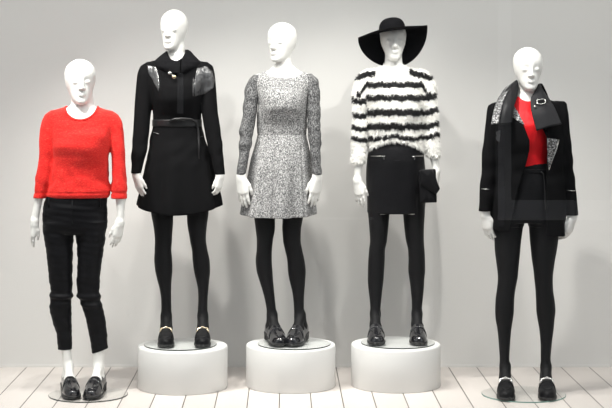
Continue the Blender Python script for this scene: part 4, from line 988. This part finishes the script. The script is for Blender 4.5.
#LIGHTS
def aim(o, tgt): o.rotation_euler = (Vector(tgt)-Vector(o.location)).to_track_quat('-Z','Y').to_euler()
def spot(x, y, z, tgt, power, size=55, r=.035, blend=1.0, col=(1,.97,.92), label='black ceiling spotlight above the mannequins'):
    rt = empty('spotlight', (x, y, z), label, 'spotlight', 'ceiling spotlights over the display')
    d = (Vector(tgt)-Vector((x,y,z))).normalized(); q = d.to_track_quat('Z','Y')
    bm = lathe_bm([(0,-.16),(.030,-.16),(.040,-.15),(.045,0),(.040,0),(.036,-.10),(0,-.10)], 32); bmesh.ops.rotate(bm, verts=bm.verts[:], matrix=q.to_matrix())
    bm_obj('lamp_housing', bm, 'lamp_black', rt, smooth=True)
    b2 = lathe_bm([(0,-.09),(.034,-.09),(.034,-.085),(0,-.085)], 24); bmesh.ops.rotate(b2, verts=b2.verts[:], matrix=q.to_matrix()); bm_obj('bulb', b2, 'lamp_glow', rt)
    back = -d*.12
    tube_obj('stem', [tuple(back), (back.x, back.y, HC-z)], .008, 'lamp_black', rt, 10)
    ld = bpy.data.lights.new('spot', 'SPOT'); ld.energy = power; ld.spot_size = math.radians(size); ld.spot_blend = blend; ld.shadow_soft_size = r; ld.color = col
    lo = bpy.data.objects.new('spot_beam', ld); COL.objects.link(lo); lo.parent = rt; lo.location = d*.03; lo.rotation_euler = d.to_track_quat('-Z','Y').to_euler()
def area(name, loc, tgt, sx, sy, power, col=(1,1,1)):
    ld = bpy.data.lights.new(name, 'AREA'); ld.shape = 'RECTANGLE'; ld.size = sx; ld.size_y = sy; ld.energy = power; ld.color = col
    lo = bpy.data.objects.new(name, ld); COL.objects.link(lo); lo.location = loc; aim(lo, tgt)
# one accent spotlight per mannequin, high and to the left
for i, (px, D, zt, pw) in enumerate(((82,7.93,1.35,150),(176,8.16,1.6,72),(284,8.2,1.55,75),(394,8.25,1.55,72),(527,7.89,1.45,105))):
    x = (px-HX)*D/F_PX
    spot(x-.55, D-.75, 3.05, (x, D, zt-.65), pw*1.45, 66, label='black ceiling spotlight pointing at the %s mannequin' % ('red jumper','black coat','grey dress','striped jumper','open jacket')[i])
spot(1.05, 7.0, 3.05, (0, 8.2, .9), 80, 66, label='black ceiling spotlight pointing at the grey dress from the right')
# unseen broad fill light under the ceiling, added to even out the wall
area('added_fill_light', (0, 6.98, HC-.02), (0, 7.9, 0), 6.0, .4, 80, (1,.985,.96))
# the street: asphalt, and the dark building opposite whose shop front the window glass reflects
S('floor_street', box_bm(-14, 14, -9, FY-.012, -.30, -.24), 'asphalt')
bd = empty('opposite_building', (0, -9, -.24), 'dark building across the street, faintly reflected in the shop window', 'building')
def part(name, x0, x1, z0, z1, mat, d=.06, par=bd): return bm_obj(name, box_bm(x0, x1, -.4 if name == 'wall' else 0, 0 if name == 'wall' else d, z0+.24, z1+.24), mat, par)
part('wall', -14, 14, -.24, 6.2, 'facade_dark')
fr = part('shop_front_frame', 3.22, 3.41, .05, 3.4, 'facade_grey'); part('sill', 3.22, 6.6, -.215, .05, 'facade_grey', .06, fr)
part('kerb_line', .3, 1.35, -.235, -.205, 'facade_trim', .12); part('kerb_line', 3.22, 6.6, -.24, -.215, 'facade_trim', .12)
part('column', -1.58, -1.49, 1.35, 1.95, 'facade_grey')
for x in (.42, .475, .53): part('shutter_slat', x, x+.022, 1.05, 1.66, 'facade_trim')
w = bpy.data.worlds.new('street_daylight'); scn.world = w; w.use_nodes = True
bg = w.node_tree.nodes['Background']; bg.inputs['Color'].default_value = (.93,.96,1,1); bg.inputs['Strength'].default_value = 1.0
# ------------------------------------------------------------------ camera
cd = bpy.data.cameras.new('camera'); cam = bpy.data.objects.new('camera', cd); COL.objects.link(cam)
cam.location = (0,0,CAMZ); cam.rotation_euler = (math.pi/2,0,0)
cd.sensor_width = 36; cd.lens = 36*F_PX/612; cd.shift_x = (306-HX)/612; cd.shift_y = (HY-204)/612; cd.clip_end = 200
scn.camera = cam
vs = scn.view_settings; vs.view_transform = 'Standard'; vs.look = 'None'; vs.gamma = 1; vs.exposure = .12; vs.use_curve_mapping = False
scn.cycles.max_bounces = 8; scn.cycles.transparent_max_bounces = 12
